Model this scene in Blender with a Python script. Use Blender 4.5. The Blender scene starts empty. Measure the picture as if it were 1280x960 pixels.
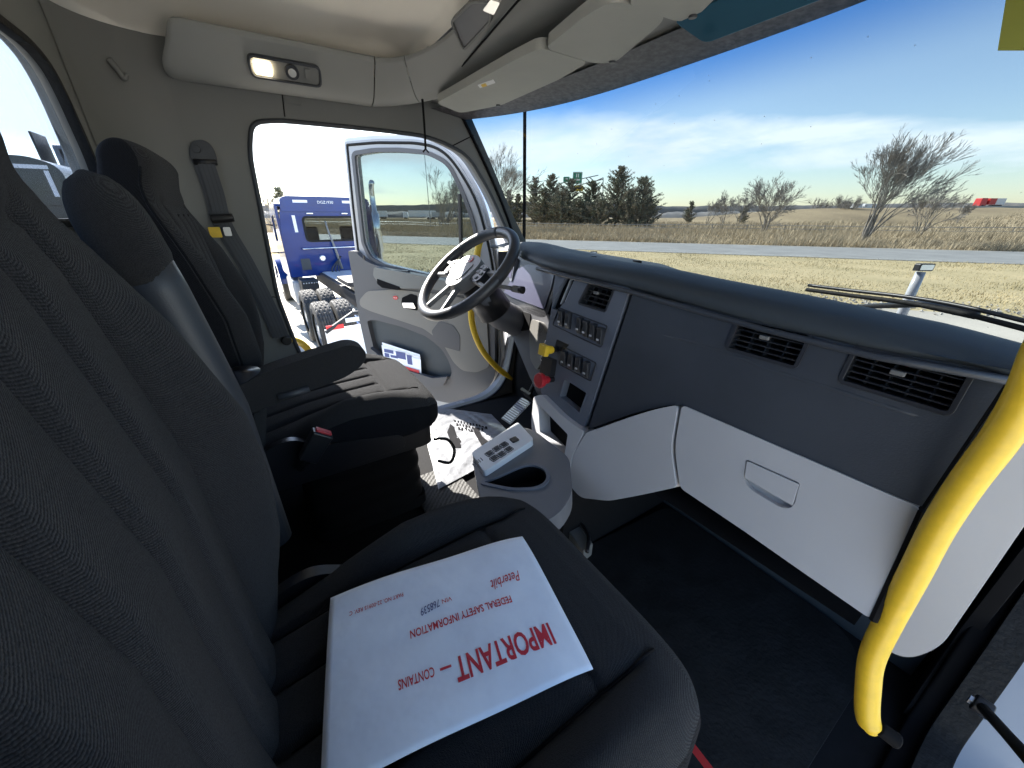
import bpy, bmesh, math, random
from math import sin, cos, radians as R, pi
from mathutils import Vector as V, Matrix
from mathutils.geometry import tessellate_polygon
import numpy as np
random.seed(4); rng = np.random.default_rng(4)
C = bpy.context.scene.collection
sc = bpy.context.scene

# ---------------------------------------------------------------- camera
ZC = 2.40                                   # eye height above the ground; cab coordinates below are relative to the eye
FPX = 462.0; PITCH = R(24.65); HD = R(32.3)
hv = V((-cos(HD), sin(HD), 0)); rv = V((sin(HD), cos(HD), 0)); zv = V((0, 0, 1))
dv = hv*cos(PITCH) - zv*sin(PITCH); uv_ = hv*sin(PITCH) + zv*cos(PITCH)
cam = bpy.data.cameras.new("camera"); cob = bpy.data.objects.new("camera", cam); C.objects.link(cob)
cob.matrix_world = Matrix((( rv.x, uv_.x, -dv.x, 0), (rv.y, uv_.y, -dv.y, 0), (rv.z, uv_.z, -dv.z, ZC), (0, 0, 0, 1)))
cam.sensor_width = 36; cam.lens = 36*FPX/1280; cam.clip_start = 0.01; cam.clip_end = 6000
sc.camera = cob

# ---------------------------------------------------------------- world, sun, exposure
SUN_AZ = V((-0.985, -0.17, 0)).normalized(); SUN_EL = R(39)
sdir = V((SUN_AZ.x*cos(SUN_EL), SUN_AZ.y*cos(SUN_EL), sin(SUN_EL)))
w = bpy.data.worlds.new("World"); sc.world = w; w.use_nodes = True
nt = w.node_tree; nt.nodes.clear()
def N(nt, t, **k):
    n = nt.nodes.new(t)
    for a, b in k.items():
        if a.startswith('i_'):
            key = a[2:]
            n.inputs[int(key) if key.isdigit() else key.replace('_', ' ')].default_value = b
        else: setattr(n, a, b)
    return n
def ramp(nt, src, stops, interp='LINEAR'):
    n = nt.nodes.new('ShaderNodeValToRGB'); n.color_ramp.interpolation = interp
    e = n.color_ramp.elements
    while len(e) > 1: e.remove(e[-1])
    e[0].position, e[0].color = stops[0][0], (*stops[0][1], 1)
    for p, c in stops[1:]:
        x = e.new(p); x.color = (*c, 1)
    nt.links.new(src, n.inputs[0]); return n.outputs[0]
sky = N(nt, 'ShaderNodeTexSky', sky_type='NISHITA', sun_disc=False, sun_elevation=SUN_EL, altitude=200, air_density=1.0, dust_density=.5, ozone_density=1.3)
sky.sun_rotation = math.atan2(sdir.x, sdir.y)
tc = N(nt, 'ShaderNodeTexCoord')
sep = N(nt, 'ShaderNodeSeparateXYZ'); nt.links.new(tc.outputs['Generated'], sep.inputs[0])
# cloud sheet: project the direction on a plane overhead
den = N(nt, 'ShaderNodeMath', operation='ADD', i_1=0.14); nt.links.new(sep.outputs[2], den.inputs[0])
mx = N(nt, 'ShaderNodeMath', operation='MAXIMUM', i_1=0.03); nt.links.new(den.outputs[0], mx.inputs[0])
dx = N(nt, 'ShaderNodeMath', operation='DIVIDE'); dy = N(nt, 'ShaderNodeMath', operation='DIVIDE')
nt.links.new(sep.outputs[0], dx.inputs[0]); nt.links.new(mx.outputs[0], dx.inputs[1])
nt.links.new(sep.outputs[1], dy.inputs[0]); nt.links.new(mx.outputs[0], dy.inputs[1])
cmb = N(nt, 'ShaderNodeCombineXYZ'); nt.links.new(dx.outputs[0], cmb.inputs[0]); nt.links.new(dy.outputs[0], cmb.inputs[1])
mp = N(nt, 'ShaderNodeMapping'); mp.inputs['Rotation'].default_value = (0, 0, R(-15)); mp.inputs['Scale'].default_value = (0.5, 1.0, 1)
nt.links.new(cmb.outputs[0], mp.inputs[0])
cn = N(nt, 'ShaderNodeTexNoise', i_Scale=1.15, i_Detail=9.0, i_Roughness=0.58, i_Distortion=0.25); nt.links.new(mp.outputs[0], cn.inputs['Vector'])
# a long bank of cloud over the horizon ahead, higher and thicker towards the sun
at2 = N(nt, 'ShaderNodeMath', operation='MULTIPLY_ADD', i_1=-0.09, i_2=0.085); nt.links.new(sep.outputs[0], at2.inputs[0])   # centre height of the bank
dz = N(nt, 'ShaderNodeMath', operation='SUBTRACT'); nt.links.new(sep.outputs[2], dz.inputs[0]); nt.links.new(at2.outputs[0], dz.inputs[1])
wv = N(nt, 'ShaderNodeMath', operation='MULTIPLY_ADD', i_1=-0.055, i_2=0.022); nt.links.new(sep.outputs[0], wv.inputs[0])     # half thickness
dq = N(nt, 'ShaderNodeMath', operation='DIVIDE'); nt.links.new(dz.outputs[0], dq.inputs[0]); nt.links.new(wv.outputs[0], dq.inputs[1])
dq2 = N(nt, 'ShaderNodeMath', operation='POWER', i_1=2.0); nt.links.new(dq.outputs[0], dq2.inputs[0])
dab = N(nt, 'ShaderNodeMath', operation='ABSOLUTE'); nt.links.new(dq.outputs[0], dab.inputs[0])
bnd = N(nt, 'ShaderNodeMapRange', i_1=0.45, i_2=1.5, i_3=0.36, i_4=-0.26); bnd.interpolation_type = 'SMOOTHSTEP'; nt.links.new(dab.outputs[0], bnd.inputs[0])
sunny = N(nt, 'ShaderNodeMapRange', i_1=-0.86, i_2=-0.99, i_3=0.0, i_4=0.30); nt.links.new(sep.outputs[0], sunny.inputs[0])
mp2 = N(nt, 'ShaderNodeMapping'); mp2.inputs['Scale'].default_value = (2.2, 2.2, 9.0); nt.links.new(tc.outputs['Generated'], mp2.inputs[0])
cn2 = N(nt, 'ShaderNodeTexNoise', i_Scale=1.7, i_Detail=10.0, i_Roughness=0.6, i_Distortion=0.35); nt.links.new(mp2.outputs[0], cn2.inputs['Vector'])
mixn = N(nt, 'ShaderNodeMix', data_type='FLOAT', i_0=0.45); nt.links.new(cn.outputs['Fac'], mixn.inputs[2]); nt.links.new(cn2.outputs['Fac'], mixn.inputs[3])
mx2 = N(nt, 'ShaderNodeMath', operation='MULTIPLY_ADD', i_1=2.7, i_2=-0.86); nt.links.new(mixn.outputs[0], mx2.inputs[0])
th = N(nt, 'ShaderNodeMath', operation='ADD'); nt.links.new(bnd.outputs[0], th.inputs[0]); nt.links.new(mx2.outputs[0], th.inputs[1])
th2 = N(nt, 'ShaderNodeMath', operation='ADD'); nt.links.new(th.outputs[0], th2.inputs[0]); nt.links.new(sunny.outputs[0], th2.inputs[1])
cf = ramp(nt, th2.outputs[0], [(0.50, (0, 0, 0)), (0.68, (.30,)*3), (1.0, (.95,)*3)])
mixc = N(nt, 'ShaderNodeMix', data_type='RGBA')
nt.links.new(cf, mixc.inputs[0]); nt.links.new(sky.outputs[0], mixc.inputs[6]); mixc.inputs[7].default_value = (6.2, 6.7, 7.1, 1)
sat = N(nt, 'ShaderNodeHueSaturation', i_Saturation=1.0); nt.links.new(sky.outputs[0], sat.inputs['Color'])
nt.links.new(sat.outputs[0], mixc.inputs[6])
bg = N(nt, 'ShaderNodeBackground', i_Strength=0.11); nt.links.new(mixc.outputs[2], bg.inputs[0])
wo = N(nt, 'ShaderNodeOutputWorld'); nt.links.new(bg.outputs[0], wo.inputs[0])
sun = bpy.data.lights.new("sun", 'SUN'); sun.energy = 4.8; sun.angle = R(0.5); sun.color = (1, .95, .87)
so = bpy.data.objects.new("sun", sun); C.objects.link(so)
so.rotation_euler = (-sdir).to_track_quat('-Z', 'Y').to_euler()
sc.view_settings.view_transform = 'Standard'; sc.view_settings.look = 'None'; sc.view_settings.exposure = 2.4; sc.view_settings.gamma = 1
sc.cycles.max_bounces = 10; sc.cycles.transparent_max_bounces = 24; sc.cycles.diffuse_bounces = 6; sc.cycles.use_denoising = True
sc.cycles.sample_clamp_indirect = 6

# ---------------------------------------------------------------- materials
MATS = {}
def mat(name, col=(.5, .5, .5), rough=.6, metal=0, spec=.5, var=0, vscale=3, bump=0, bscale=200, bdist=.002, sheen=0, coat=0, emit=None, weave=None, col2=None, vdetail=4, dirt=0):
    m = bpy.data.materials.new(name); m.use_nodes = True; nt = m.node_tree
    b = nt.nodes['Principled BSDF']
    b.inputs['Base Color'].default_value = (*col, 1); b.inputs['Roughness'].default_value = rough
    b.inputs['Metallic'].default_value = metal; b.inputs['Specular IOR Level'].default_value = spec
    if sheen: b.inputs['Sheen Weight'].default_value = sheen; b.inputs['Sheen Roughness'].default_value = .4
    if coat: b.inputs['Coat Weight'].default_value = coat; b.inputs['Coat Roughness'].default_value = .04
    if emit: b.inputs['Emission Color'].default_value = (*emit[:3], 1); b.inputs['Emission Strength'].default_value = emit[3]
    t = N(nt, 'ShaderNodeTexCoord')
    if var or col2:
        n = N(nt, 'ShaderNodeTexNoise', i_Scale=vscale, i_Detail=vdetail, i_Roughness=.6); nt.links.new(t.outputs['Object'], n.inputs['Vector'])
        c2 = col2 or tuple(c*(1-var) for c in col); c1 = col if col2 else tuple(min(1, c*(1+var)) for c in col)
        nt.links.new(ramp(nt, n.outputs['Fac'], [(.35, c2), (.65, c1)]), b.inputs['Base Color'])
        rr = N(nt, 'ShaderNodeMapRange', i_3=max(.02, rough-.08), i_4=min(1, rough+.08)); nt.links.new(n.outputs['Fac'], rr.inputs[0]); nt.links.new(rr.outputs[0], b.inputs['Roughness'])
    if bump:
        n = N(nt, 'ShaderNodeTexNoise', i_Scale=bscale, i_Detail=3.0); nt.links.new(t.outputs['Object'], n.inputs['Vector'])
        bp = N(nt, 'ShaderNodeBump', i_Strength=bump, i_Distance=bdist); nt.links.new(n.outputs['Fac'], bp.inputs['Height']); nt.links.new(bp.outputs[0], b.inputs['Normal'])
    if weave:
        s, st = weave
        mpn = N(nt, 'ShaderNodeMapping'); mpn.inputs['Scale'].default_value = (s, s, s*.5); nt.links.new(t.outputs['Object'], mpn.inputs[0])
        vo = N(nt, 'ShaderNodeTexVoronoi', i_Scale=1.0, i_Randomness=.8); nt.links.new(mpn.outputs[0], vo.inputs['Vector'])
        no = N(nt, 'ShaderNodeTexNoise', i_Scale=s*.12, i_Detail=5.0); nt.links.new(t.outputs['Object'], no.inputs['Vector'])
        wa = N(nt, 'ShaderNodeTexWave', wave_type='BANDS', bands_direction='DIAGONAL', i_Scale=s*.30, i_Distortion=1.2, i_Detail=2.0, i_Detail_Scale=2.5)
        nt.links.new(t.outputs['Object'], wa.inputs['Vector'])
        mm = N(nt, 'ShaderNodeMath', operation='MULTIPLY_ADD', i_1=-1.2); nt.links.new(vo.outputs['Distance'], mm.inputs[0]); nt.links.new(wa.outputs['Fac'], mm.inputs[2])
        bp = N(nt, 'ShaderNodeBump', i_Strength=st, i_Distance=.0012); nt.links.new(mm.outputs[0], bp.inputs['Height']); nt.links.new(bp.outputs[0], b.inputs['Normal'])
        m3 = N(nt, 'ShaderNodeMath', operation='MULTIPLY_ADD', i_1=.4, i_2=.5); nt.links.new(mm.outputs[0], m3.inputs[0])
        nt.links.new(ramp(nt, m3.outputs[0], [(.15, tuple(c*.5 for c in col)), (.5, col), (.9, tuple(c*1.7 for c in col))]), b.inputs['Base Color'])
    MATS[name] = m; return m
def glass(name, tint=(.92, .96, .95), band=None, rough=.0, fres=1.45, dust=0.0, fk=.5):
    m = bpy.data.materials.new(name); m.use_nodes = True; nt = m.node_tree; nt.nodes.clear()
    o = N(nt, 'ShaderNodeOutputMaterial'); tr = N(nt, 'ShaderNodeBsdfTransparent'); tr.inputs[0].default_value = (*tint, 1)
    gl = N(nt, 'ShaderNodeBsdfGlossy', i_Roughness=rough); fr = N(nt, 'ShaderNodeFresnel', i_IOR=fres)
    geo = N(nt, 'ShaderNodeNewGeometry'); 
    fm = N(nt, 'ShaderNodeMath', operation='MULTIPLY', i_1=fk); nt.links.new(fr.outputs[0], fm.inputs[0])
    mi = N(nt, 'ShaderNodeMixShader'); nt.links.new(fm.outputs[0], mi.inputs[0]); nt.links.new(tr.outputs[0], mi.inputs[1]); nt.links.new(gl.outputs[0], mi.inputs[2])
    out = mi.outputs[0]
    tcn = N(nt, 'ShaderNodeTexCoord')
    if band:
        z0, z1, tb = band
        sp = N(nt, 'ShaderNodeSeparateXYZ'); nt.links.new(tcn.outputs['Object'], sp.inputs[0])
        mr = N(nt, 'ShaderNodeMapRange', i_1=z0, i_2=z1); mr.interpolation_type = 'SMOOTHSTEP'; nt.links.new(sp.outputs[2], mr.inputs[0])
        mc = N(nt, 'ShaderNodeMix', data_type='RGBA'); nt.links.new(mr.outputs[0], mc.inputs[0]); mc.inputs[6].default_value = (*tint, 1); mc.inputs[7].default_value = (*tb, 1)
        nt.links.new(mc.outputs[2], tr.inputs[0])
    if dust:
        no = N(nt, 'ShaderNodeTexNoise', i_Scale=9.0, i_Detail=8.0, i_Roughness=.75); nt.links.new(tcn.outputs['Object'], no.inputs['Vector'])
        vo = N(nt, 'ShaderNodeTexVoronoi', i_Scale=22.0); nt.links.new(tcn.outputs['Object'], vo.inputs['Vector'])
        sp1 = ramp(nt, vo.outputs['Distance'], [(.02, (.4,)*3), (.06, (0,)*3)])
        r1 = ramp(nt, no.outputs['Fac'], [(.3, (dust*.2,)*3), (.8, (dust,)*3)])
        ad = N(nt, 'ShaderNodeMath', operation='MAXIMUM'); nt.links.new(r1, ad.inputs[0]); nt.links.new(sp1, ad.inputs[1])
        df = N(nt, 'ShaderNodeBsdfDiffuse'); df.inputs[0].default_value = (.35, .33, .3, 1)
        m2 = N(nt, 'ShaderNodeMixShader'); nt.links.new(ad.outputs[0], m2.inputs[0]); nt.links.new(out, m2.inputs[1]); nt.links.new(df.outputs[0], m2.inputs[2]); out = m2.outputs[0]
    nt.links.new(out, o.inputs[0]); MATS[name] = m; return m

M = MATS
mat('trim_grey', (.165, .167, .158), .62, var=.04, vscale=2, bump=.12, bscale=700)
mat('trim_mid', (.24, .24, .225), .6, var=.04, vscale=2, bump=.12, bscale=700)
mat('trim_light', (.80, .75, .66), .8, var=.04, vscale=2.5, bump=.15, bscale=500)
mat('visor_vinyl', (.36, .36, .325), .6, var=.05, vscale=6, bump=.3, bscale=350)
mat('dash_pad', (.040, .050, .060), .55, spec=.45, var=.08, vscale=4, bump=.35, bscale=900, bdist=.001)
mat('dash_blue', (.046, .053, .067), .46, var=.10, vscale=6, bump=.35, bscale=420, bdist=.001)
mat('dash_light', (.50, .50, .52), .42, var=.03, vscale=3, bump=.12, bscale=700, bdist=.001)
mat('dash_mid', (.14, .155, .19), .38, var=.04, bump=.08, bscale=600)
mat('black_plastic', (.012, .012, .014), .38, var=.1, vscale=8)
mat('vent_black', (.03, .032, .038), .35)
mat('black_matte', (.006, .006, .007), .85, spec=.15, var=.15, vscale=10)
mat('rubber', (.012, .012, .012), .7, spec=.25, var=.3, vscale=14, bump=.6, bscale=90, bdist=.004)
mat('floor_rubber', (.012, .012, .013), .8, spec=.15, var=.15, vscale=20, bump=.3, bscale=90)
mat('fabric', (.034, .0345, .037), .95, spec=.12, weave=(900, .9), sheen=.05)
mat('fabric_side', (.010, .0105, .0125), .95, spec=.12, weave=(500, .3), sheen=.02)
mat('grey_vinyl', (.035, .04, .048), .5, bump=.15, bscale=400)
mat('yellow', (.78, .50, .03), .42, var=.06, vscale=60, vdetail=8, bump=.25, bscale=420, bdist=.0006)
mat('chrome', (.75, .76, .78), .12, metal=1)
mat('steel', (.5, .5, .5), .35, metal=1, var=.1)
mat('white_paint', (.50, .51, .54), .22, coat=.5, var=.02)
mat('jamb_paint', (.30, .31, .335), .25, coat=.4, var=.03)
mat('paper', (.80, .86, .97), .75, var=.05, vscale=14, bump=.5, bscale=16, bdist=.006)
mat('ink_red', (.55, .03, .05), .7)
mat('ink_blue', (.08, .10, .25), .7)
mat('badge_red', (.5, .02, .03), .3)
mat('leather_rim', (.035, .035, .038), .38, var=.1, vscale=20, bump=.2, bscale=500)
mat('silver_plastic', (.17, .168, .165), .5, metal=0, var=.03)
mat('screen', (.075, .075, .12), .35, spec=.3, coat=.15)
mat('cluster_black', (.012, .012, .015), .4)
mat('belt_web', (.06, .065, .075), .7, bump=.5, bscale=400)
mat('tan_plastic', (.16, .155, .145), .5, var=.04, bump=.1, bscale=500)
mat('console_grey', (.16, .165, .18), .45, var=.05, vscale=7, bump=.3, bscale=420, bdist=.001)
mat('door_grey', (.07, .072, .082), .5, var=.05, bump=.15, bscale=500)
mat('plastic_film', (.20, .205, .22), .30, spec=.6, var=.12, vscale=9, bump=.7, bscale=16, bdist=.012)
mat('film_print', (.012, .012, .014), .9, spec=.1)
mat('red_plastic', (.45, .02, .03), .4)
mat('red_strap', (.5, .02, .02), .7)
mat('lamp_on', (.9, .85, .75), .4, emit=(1, .82, .55, 6.0))
mat('lamp_off', (.7, .7, .68), .15, metal=.4)
mat('frit', (.075, .07, .075), .5, var=.7, vscale=60, vdetail=8)
mat('blue_glass', (.02, .09, .14), .12, coat=.5)
mat('blue_paint', (.0015, .024, .15), .22, spec=.25, coat=.25, var=.1, vscale=2)
mat('black_paint', (.007, .008, .011), .3, coat=.5, var=.8, vscale=5, vdetail=8)
mat('silver_paint', (.42, .44, .47), .4, coat=.3, var=.12, vscale=3)
mat('reflector_white', (.75, .77, .8), .35)
mat('sticker_olive', (.25, .27, .05), .5)
mat('reflector_red', (.65, .02, .03), .35)
mat('tyre', (.03, .03, .032), .8, vscale=8, col2=(.06, .057, .05))
mat('alu', (.75, .77, .8), .28, metal=.9, var=.06)
mat('frame_black', (.02, .02, .022), .5, var=.3)
mat('dark_glass', (.12, .17, .16), .08, coat=.5)
mat('bark', (.23, .21, .185), .9, var=.3, vscale=3)
mat('bark_dark', (.10, .08, .065), .9, var=.3, vscale=3)
mat('needles', (.19, .21, .14), .85, col2=(.27, .22, .16), vscale=.7)
mat('sign_green', (.01, .22, .12), .4); mat('sign_yellow', (.75, .5, .02), .4); mat('sign_white', (.8, .8, .8), .5)
mat('galv', (.30, .31, .32), .5, metal=.5)
mat('trailer_red', (.5, .03, .03), .4); mat('far_white', (.75, .76, .78), .4)
mat('concrete', (.50, .46, .39), .9, var=.10, vscale=.5, vdetail=10, bump=.5, bscale=8, bdist=.01)
mat('stone', (.40, .37, .33), .9, var=.4, vscale=5)
mat('asphalt', (.26, .26, .25), .85, var=.13, vscale=.6, vdetail=10, bump=.4, bscale=30, bdist=.01)
mat('road_paint', (.6, .58, .5), .7)
mat('dry_grass', (.52, .42, .235), .95, col2=(.40, .33, .175), vscale=.35, vdetail=12, bump=.8, bscale=6, bdist=.05)
mat('tall_grass', (.43, .355, .24), .9, var=.3, vscale=1.5)
mat('field', (.36, .28, .16), .95, col2=(.22, .165, .095), vscale=.06, vdetail=14, bump=.6, bscale=1.5, bdist=.3)
mat('far_wood', (.22, .205, .19), 1, col2=(.13, .14, .15), vscale=.06, vdetail=12)
mat('waffle', (.035, .034, .033), .7, weave=(95, 1.0))
mat('hair_twig', (.26, .24, .215), .95)
glass('windshield_glass', (.25, .272, .278), band=(1.52, 1.67, (.055, .135, .24)), dust=.03, fk=.2)  # tint far darker than real glass, dimming the bright outside by colour
glass('side_glass', (.37, .41, .415), dust=.012, fk=.3)  # also darker than real door glass, to dim the view outside
glass('rear_glass', (.60, .64, .70), dust=.02, fk=.3)
glass('clear_film', (.8, .83, .86))
# ---------------------------------------------------------------- geometry helpers
def ray(px, py): return dv + rv*((px-640)/FPX) + uv_*((480-py)/FPX)
def at(px, py, **k):                        # the point of a pixel on the plane x=, y= or z=
    (a, v), = k.items(); r = ray(px, py); i = 'xyz'.index(a); return r*(v/r[i])
def mesh(name, vs, fs, m, parent=None, smooth=False, local=False, bevel=0, seg=2, sub=0, loc=None):
    me = bpy.data.meshes.new(name)
    if loc is not None:
        loc = V(loc); off = -loc; root = V((loc.x, loc.y, loc.z+ZC))
    else: root = V((0, 0, 0)) if local else None; off = V((0, 0, 0))
    if local: pts = [tuple(v) for v in vs]
    else:
        if parent is not None:
            T = parent; wl = V(T.location)
            while T.parent: T = T.parent; wl = wl + V(T.location)
            pts = [(v[0]-wl.x, v[1]-wl.y, v[2]+ZC-wl.z) for v in vs]
        elif loc is not None: pts = [(v[0]-loc.x, v[1]-loc.y, v[2]-loc.z) for v in vs]
        else: pts = [(v[0], v[1], v[2]+ZC) for v in vs]
    me.from_pydata(pts, [], fs); me.validate()
    b = bmesh.new(); b.from_mesh(me); bmesh.ops.recalc_face_normals(b, faces=b.faces); b.to_mesh(me); b.free()
    if smooth: me.polygons.foreach_set('use_smooth', [True]*len(me.polygons))
    o = bpy.data.objects.new(name, me); C.objects.link(o)
    ms = m if isinstance(m, (list, tuple)) else [m]
    for q in ms: me.materials.append(M[q])
    if parent is not None: o.parent = parent
    elif loc is not None: o.location = root
    if bevel:
        md = o.modifiers.new('b', 'BEVEL'); md.width = bevel; md.segments = seg; md.limit_method = 'ANGLE'; md.angle_limit = R(35); md.harden_normals = False
        me.polygons.foreach_set('use_smooth', [True]*len(me.polygons))
        we = o.modifiers.new('w', 'WEIGHTED_NORMAL'); we.keep_sharp = True
    if sub:
        md = o.modifiers.new('s', 'SUBSURF'); md.levels = sub; md.render_levels = sub
    return o
def thing(name, label, cat, loc, group=None, rotz=0):
    o = bpy.data.objects.new(name, None); C.objects.link(o); o.location = (loc[0], loc[1], loc[2]+ZC); o.rotation_euler.z = rotz
    o.empty_display_size = .1
    return tag(o, label, cat, group)
def tag(o, label, cat, group=None, kind=None):
    if label: o['label'] = label
    if cat: o['category'] = cat
    if group: o['group'] = group
    if kind: o['kind'] = kind
    return o
def dup(root, loc, rotz, label=None):
    r = root.copy(); C.objects.link(r); r.location = loc; r.rotation_euler.z = rotz
    if label: r['label'] = label
    for ch in list(root.children):
        c = ch.copy(); C.objects.link(c); c.parent = r
        for g in ch.children:
            d = g.copy(); C.objects.link(d); d.parent = c
    return r
class G:                                    # collects shapes into one mesh
    def __init__(s): s.v = []; s.f = []
    def add(s, vs, fs): n = len(s.v); s.v += [tuple(v) for v in vs]; s.f += [tuple(i+n for i in f) for f in fs]; return s
    def box(s, c, d, X=None, Y=None, Z=None, taper=1):
        c = V(c); X = V(X or (1, 0, 0)); Y = V(Y or (0, 1, 0)); Z = V(Z or (0, 0, 1))
        p = []
        for k in (-1, 1):
            q = taper if k > 0 else 1
            for i, j in ((-1, -1), (1, -1), (1, 1), (-1, 1)): p.append(c + X*(i*d[0]/2*q) + Y*(j*d[1]/2*q) + Z*(k*d[2]/2))
        return s.add(p, [(3, 2, 1, 0), (4, 5, 6, 7), (0, 1, 5, 4), (1, 2, 6, 5), (2, 3, 7, 6), (3, 0, 4, 7)])
    def tube(s, pts, rad, n=12, cap=True, sx=1.0, up=None):
        pts = [V(p) for p in pts]; m = len(pts); rr = rad if isinstance(rad, (list, tuple)) else [rad]*m
        vs = []; fs = []; prev = None
        for i, p in enumerate(pts):
            t = (pts[min(i+1, m-1)] - pts[max(i-1, 0)]).normalized()
            if prev is None:
                a = V(up) if up else (V((0, 0, 1)) if abs(t.z) < .9 else V((1, 0, 0)))
            else: a = prev
            a = (a - t*a.dot(t)); a = a.normalized() if a.length > 1e-6 else t.orthogonal().normalized(); b = t.cross(a); prev = a
            for k in range(n):
                q = 2*pi*k/n; vs.append(p + (a*cos(q) + b*sin(q)*sx)*rr[i])
        for i in range(m-1):
            for k in range(n): fs.append((i*n+k, i*n+(k+1) % n, (i+1)*n+(k+1) % n, (i+1)*n+k))
        if cap: fs += [tuple(range(n-1, -1, -1)), tuple((m-1)*n+k for k in range(n))]
        return s.add(vs, fs)
    def grid(s, fn, nu, nv, closeu=False, capv=False):
        vs = [fn(i/(nu if closeu else nu-1), j/(nv-1)) for j in range(nv) for i in range(nu)]; fs = []
        for j in range(nv-1):
            for i in range(nu if closeu else nu-1):
                a = j*nu+i; b = j*nu+(i+1) % nu; fs.append((a, b, b+nu, a+nu))
        if capv: fs += [tuple(range(nu-1, -1, -1)), tuple((nv-1)*nu+i for i in range(nu))]
        return s.add(vs, fs)
    def plate(s, fr, outline, w0, w1, holes=()):
        loops = [list(outline)] + [list(h) for h in holes]
        tri = tessellate_polygon([[V((a, b, 0)) for a, b in l] for l in loops])
        flat = [p for l in loops for p in l]; n = len(flat)
        vs = [fr(a, b, w0) for a, b in flat] + [fr(a, b, w1) for a, b in flat]
        fs = [tuple(t) for t in tri] + [tuple(i+n for i in reversed(t)) for t in tri]
        k = 0
        for l in loops:
            m = len(l)
            for i in range(m): a = k+i; b = k+(i+1) % m; fs.append((a, b, b+n, a+n))
            k += m
        return s.add(vs, fs)
    def out(s, name, m, parent=None, **k): return mesh(name, s.v, s.f, m, parent, **k)
class Fr:                                   # a plane: origin, two axes, normal
    def __init__(s, o, X, Y): s.o = V(o); s.X = V(X).normalized(); s.Y = V(Y).normalized(); s.N = s.X.cross(s.Y).normalized()
    def __call__(s, a, b, w=0): return s.o + s.X*a + s.Y*b + s.N*w
    def px(s, x, y, w=0):
        r = ray(x, y); t = (s.o + s.N*w).dot(s.N)/r.dot(s.N); p = r*t - s.o; return (p.dot(s.X), p.dot(s.Y))
    def pl(s, pts, w=0): return [s.px(x, y, w) for x, y in pts]
def rnd(pts, r=.02, n=5):                   # round the corners of a polygon
    out = []; m = len(pts)
    for i in range(m):
        p0, p, p1 = V(pts[i-1]), V(pts[i]), V(pts[(i+1) % m])
        rr = r[i] if isinstance(r, (list, tuple)) else r
        a = p0-p; b = p1-p; la = min(rr, a.length*.48); lb = min(rr, b.length*.48)
        A = p + a.normalized()*la; B = p + b.normalized()*lb
        for k in range(n+1):
            t = k/n; out.append(tuple(A*(1-t)**2 + p*(2*t*(1-t)) + B*t*t))
    return out
def rect(cx, cy, w, h, r=.01, n=4): return rnd([(cx-w/2, cy-h/2), (cx+w/2, cy-h/2), (cx+w/2, cy+h/2), (cx-w/2, cy+h/2)], r, n)
def inset(pts, d):                          # shrink an outline towards its centre
    c = V((sum(p[0] for p in pts)/len(pts), sum(p[1] for p in pts)/len(pts))); o = []
    n = len(pts); A = sum(pts[i-1][0]*pts[i][1]-pts[i][0]*pts[i-1][1] for i in range(n)); sg = 1 if A > 0 else -1
    for i in range(n):
        a = V(pts[i-1]); b = V(pts[(i+1) % n]); t = (b-a); t = t.normalized() if t.length > 1e-9 else V((1, 0))
        o.append((pts[i][0]-t.y*d*sg, pts[i][1]+t.x*d*sg))
    return o
def spline(pts, n=8):                       # Catmull-Rom through the points
    P = [V(p) for p in pts]; P = [P[0]*2-P[1]] + P + [P[-1]*2-P[-2]]; o = []
    for i in range(1, len(P)-2):
        for k in range(n):
            t = k/n; o.append(0.5*((2*P[i]) + (P[i+1]-P[i-1])*t + (2*P[i-1]-5*P[i]+4*P[i+1]-P[i+2])*t*t + (3*P[i]-P[i-1]-3*P[i+1]+P[i+2])*t**3))
    o.append(P[-2]); return o
def interp(x, xs, ys):
    return float(np.interp(x, xs, ys))
def sm(x): x = max(0, min(1, x)); return x*x*(3-2*x)
def text(s, size, fr, a, b, w, m, parent, name='lettering', shear=0, align='LEFT', bold=0, sx=1, rot=0, local=False):
    cu = bpy.data.curves.new(name, 'FONT'); cu.body = s; cu.size = size; cu.shear = shear; cu.align_x = align; cu.offset = bold; cu.extrude = .0001; cu.resolution_u = 3
    cu.materials.append(M[m]); o = bpy.data.objects.new(name, cu); C.objects.link(o)
    X = fr.X*cos(rot)+fr.Y*sin(rot); Y = -fr.X*sin(rot)+fr.Y*cos(rot); p = fr(a, b, w)
    wl = V((0, 0, -ZC)) if not local else V((0, 0, 0)); T = parent
    if not local:
        wl = V((0, 0, 0))
        while T: wl = wl + V(T.location); T = T.parent
        wl.z -= ZC
    p = p - wl; Z = X.cross(Y)
    me = bpy.data.meshes.new_from_object(o); bpy.data.objects.remove(o); o = bpy.data.objects.new(name, me); C.objects.link(o); o.parent = parent
    o.matrix_local = Matrix(((X.x*sx, Y.x, Z.x, p.x), (X.y*sx, Y.y, Z.y, p.y), (X.z*sx, Y.z, Z.z, p.z), (0, 0, 0, 1)))
    return o
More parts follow.
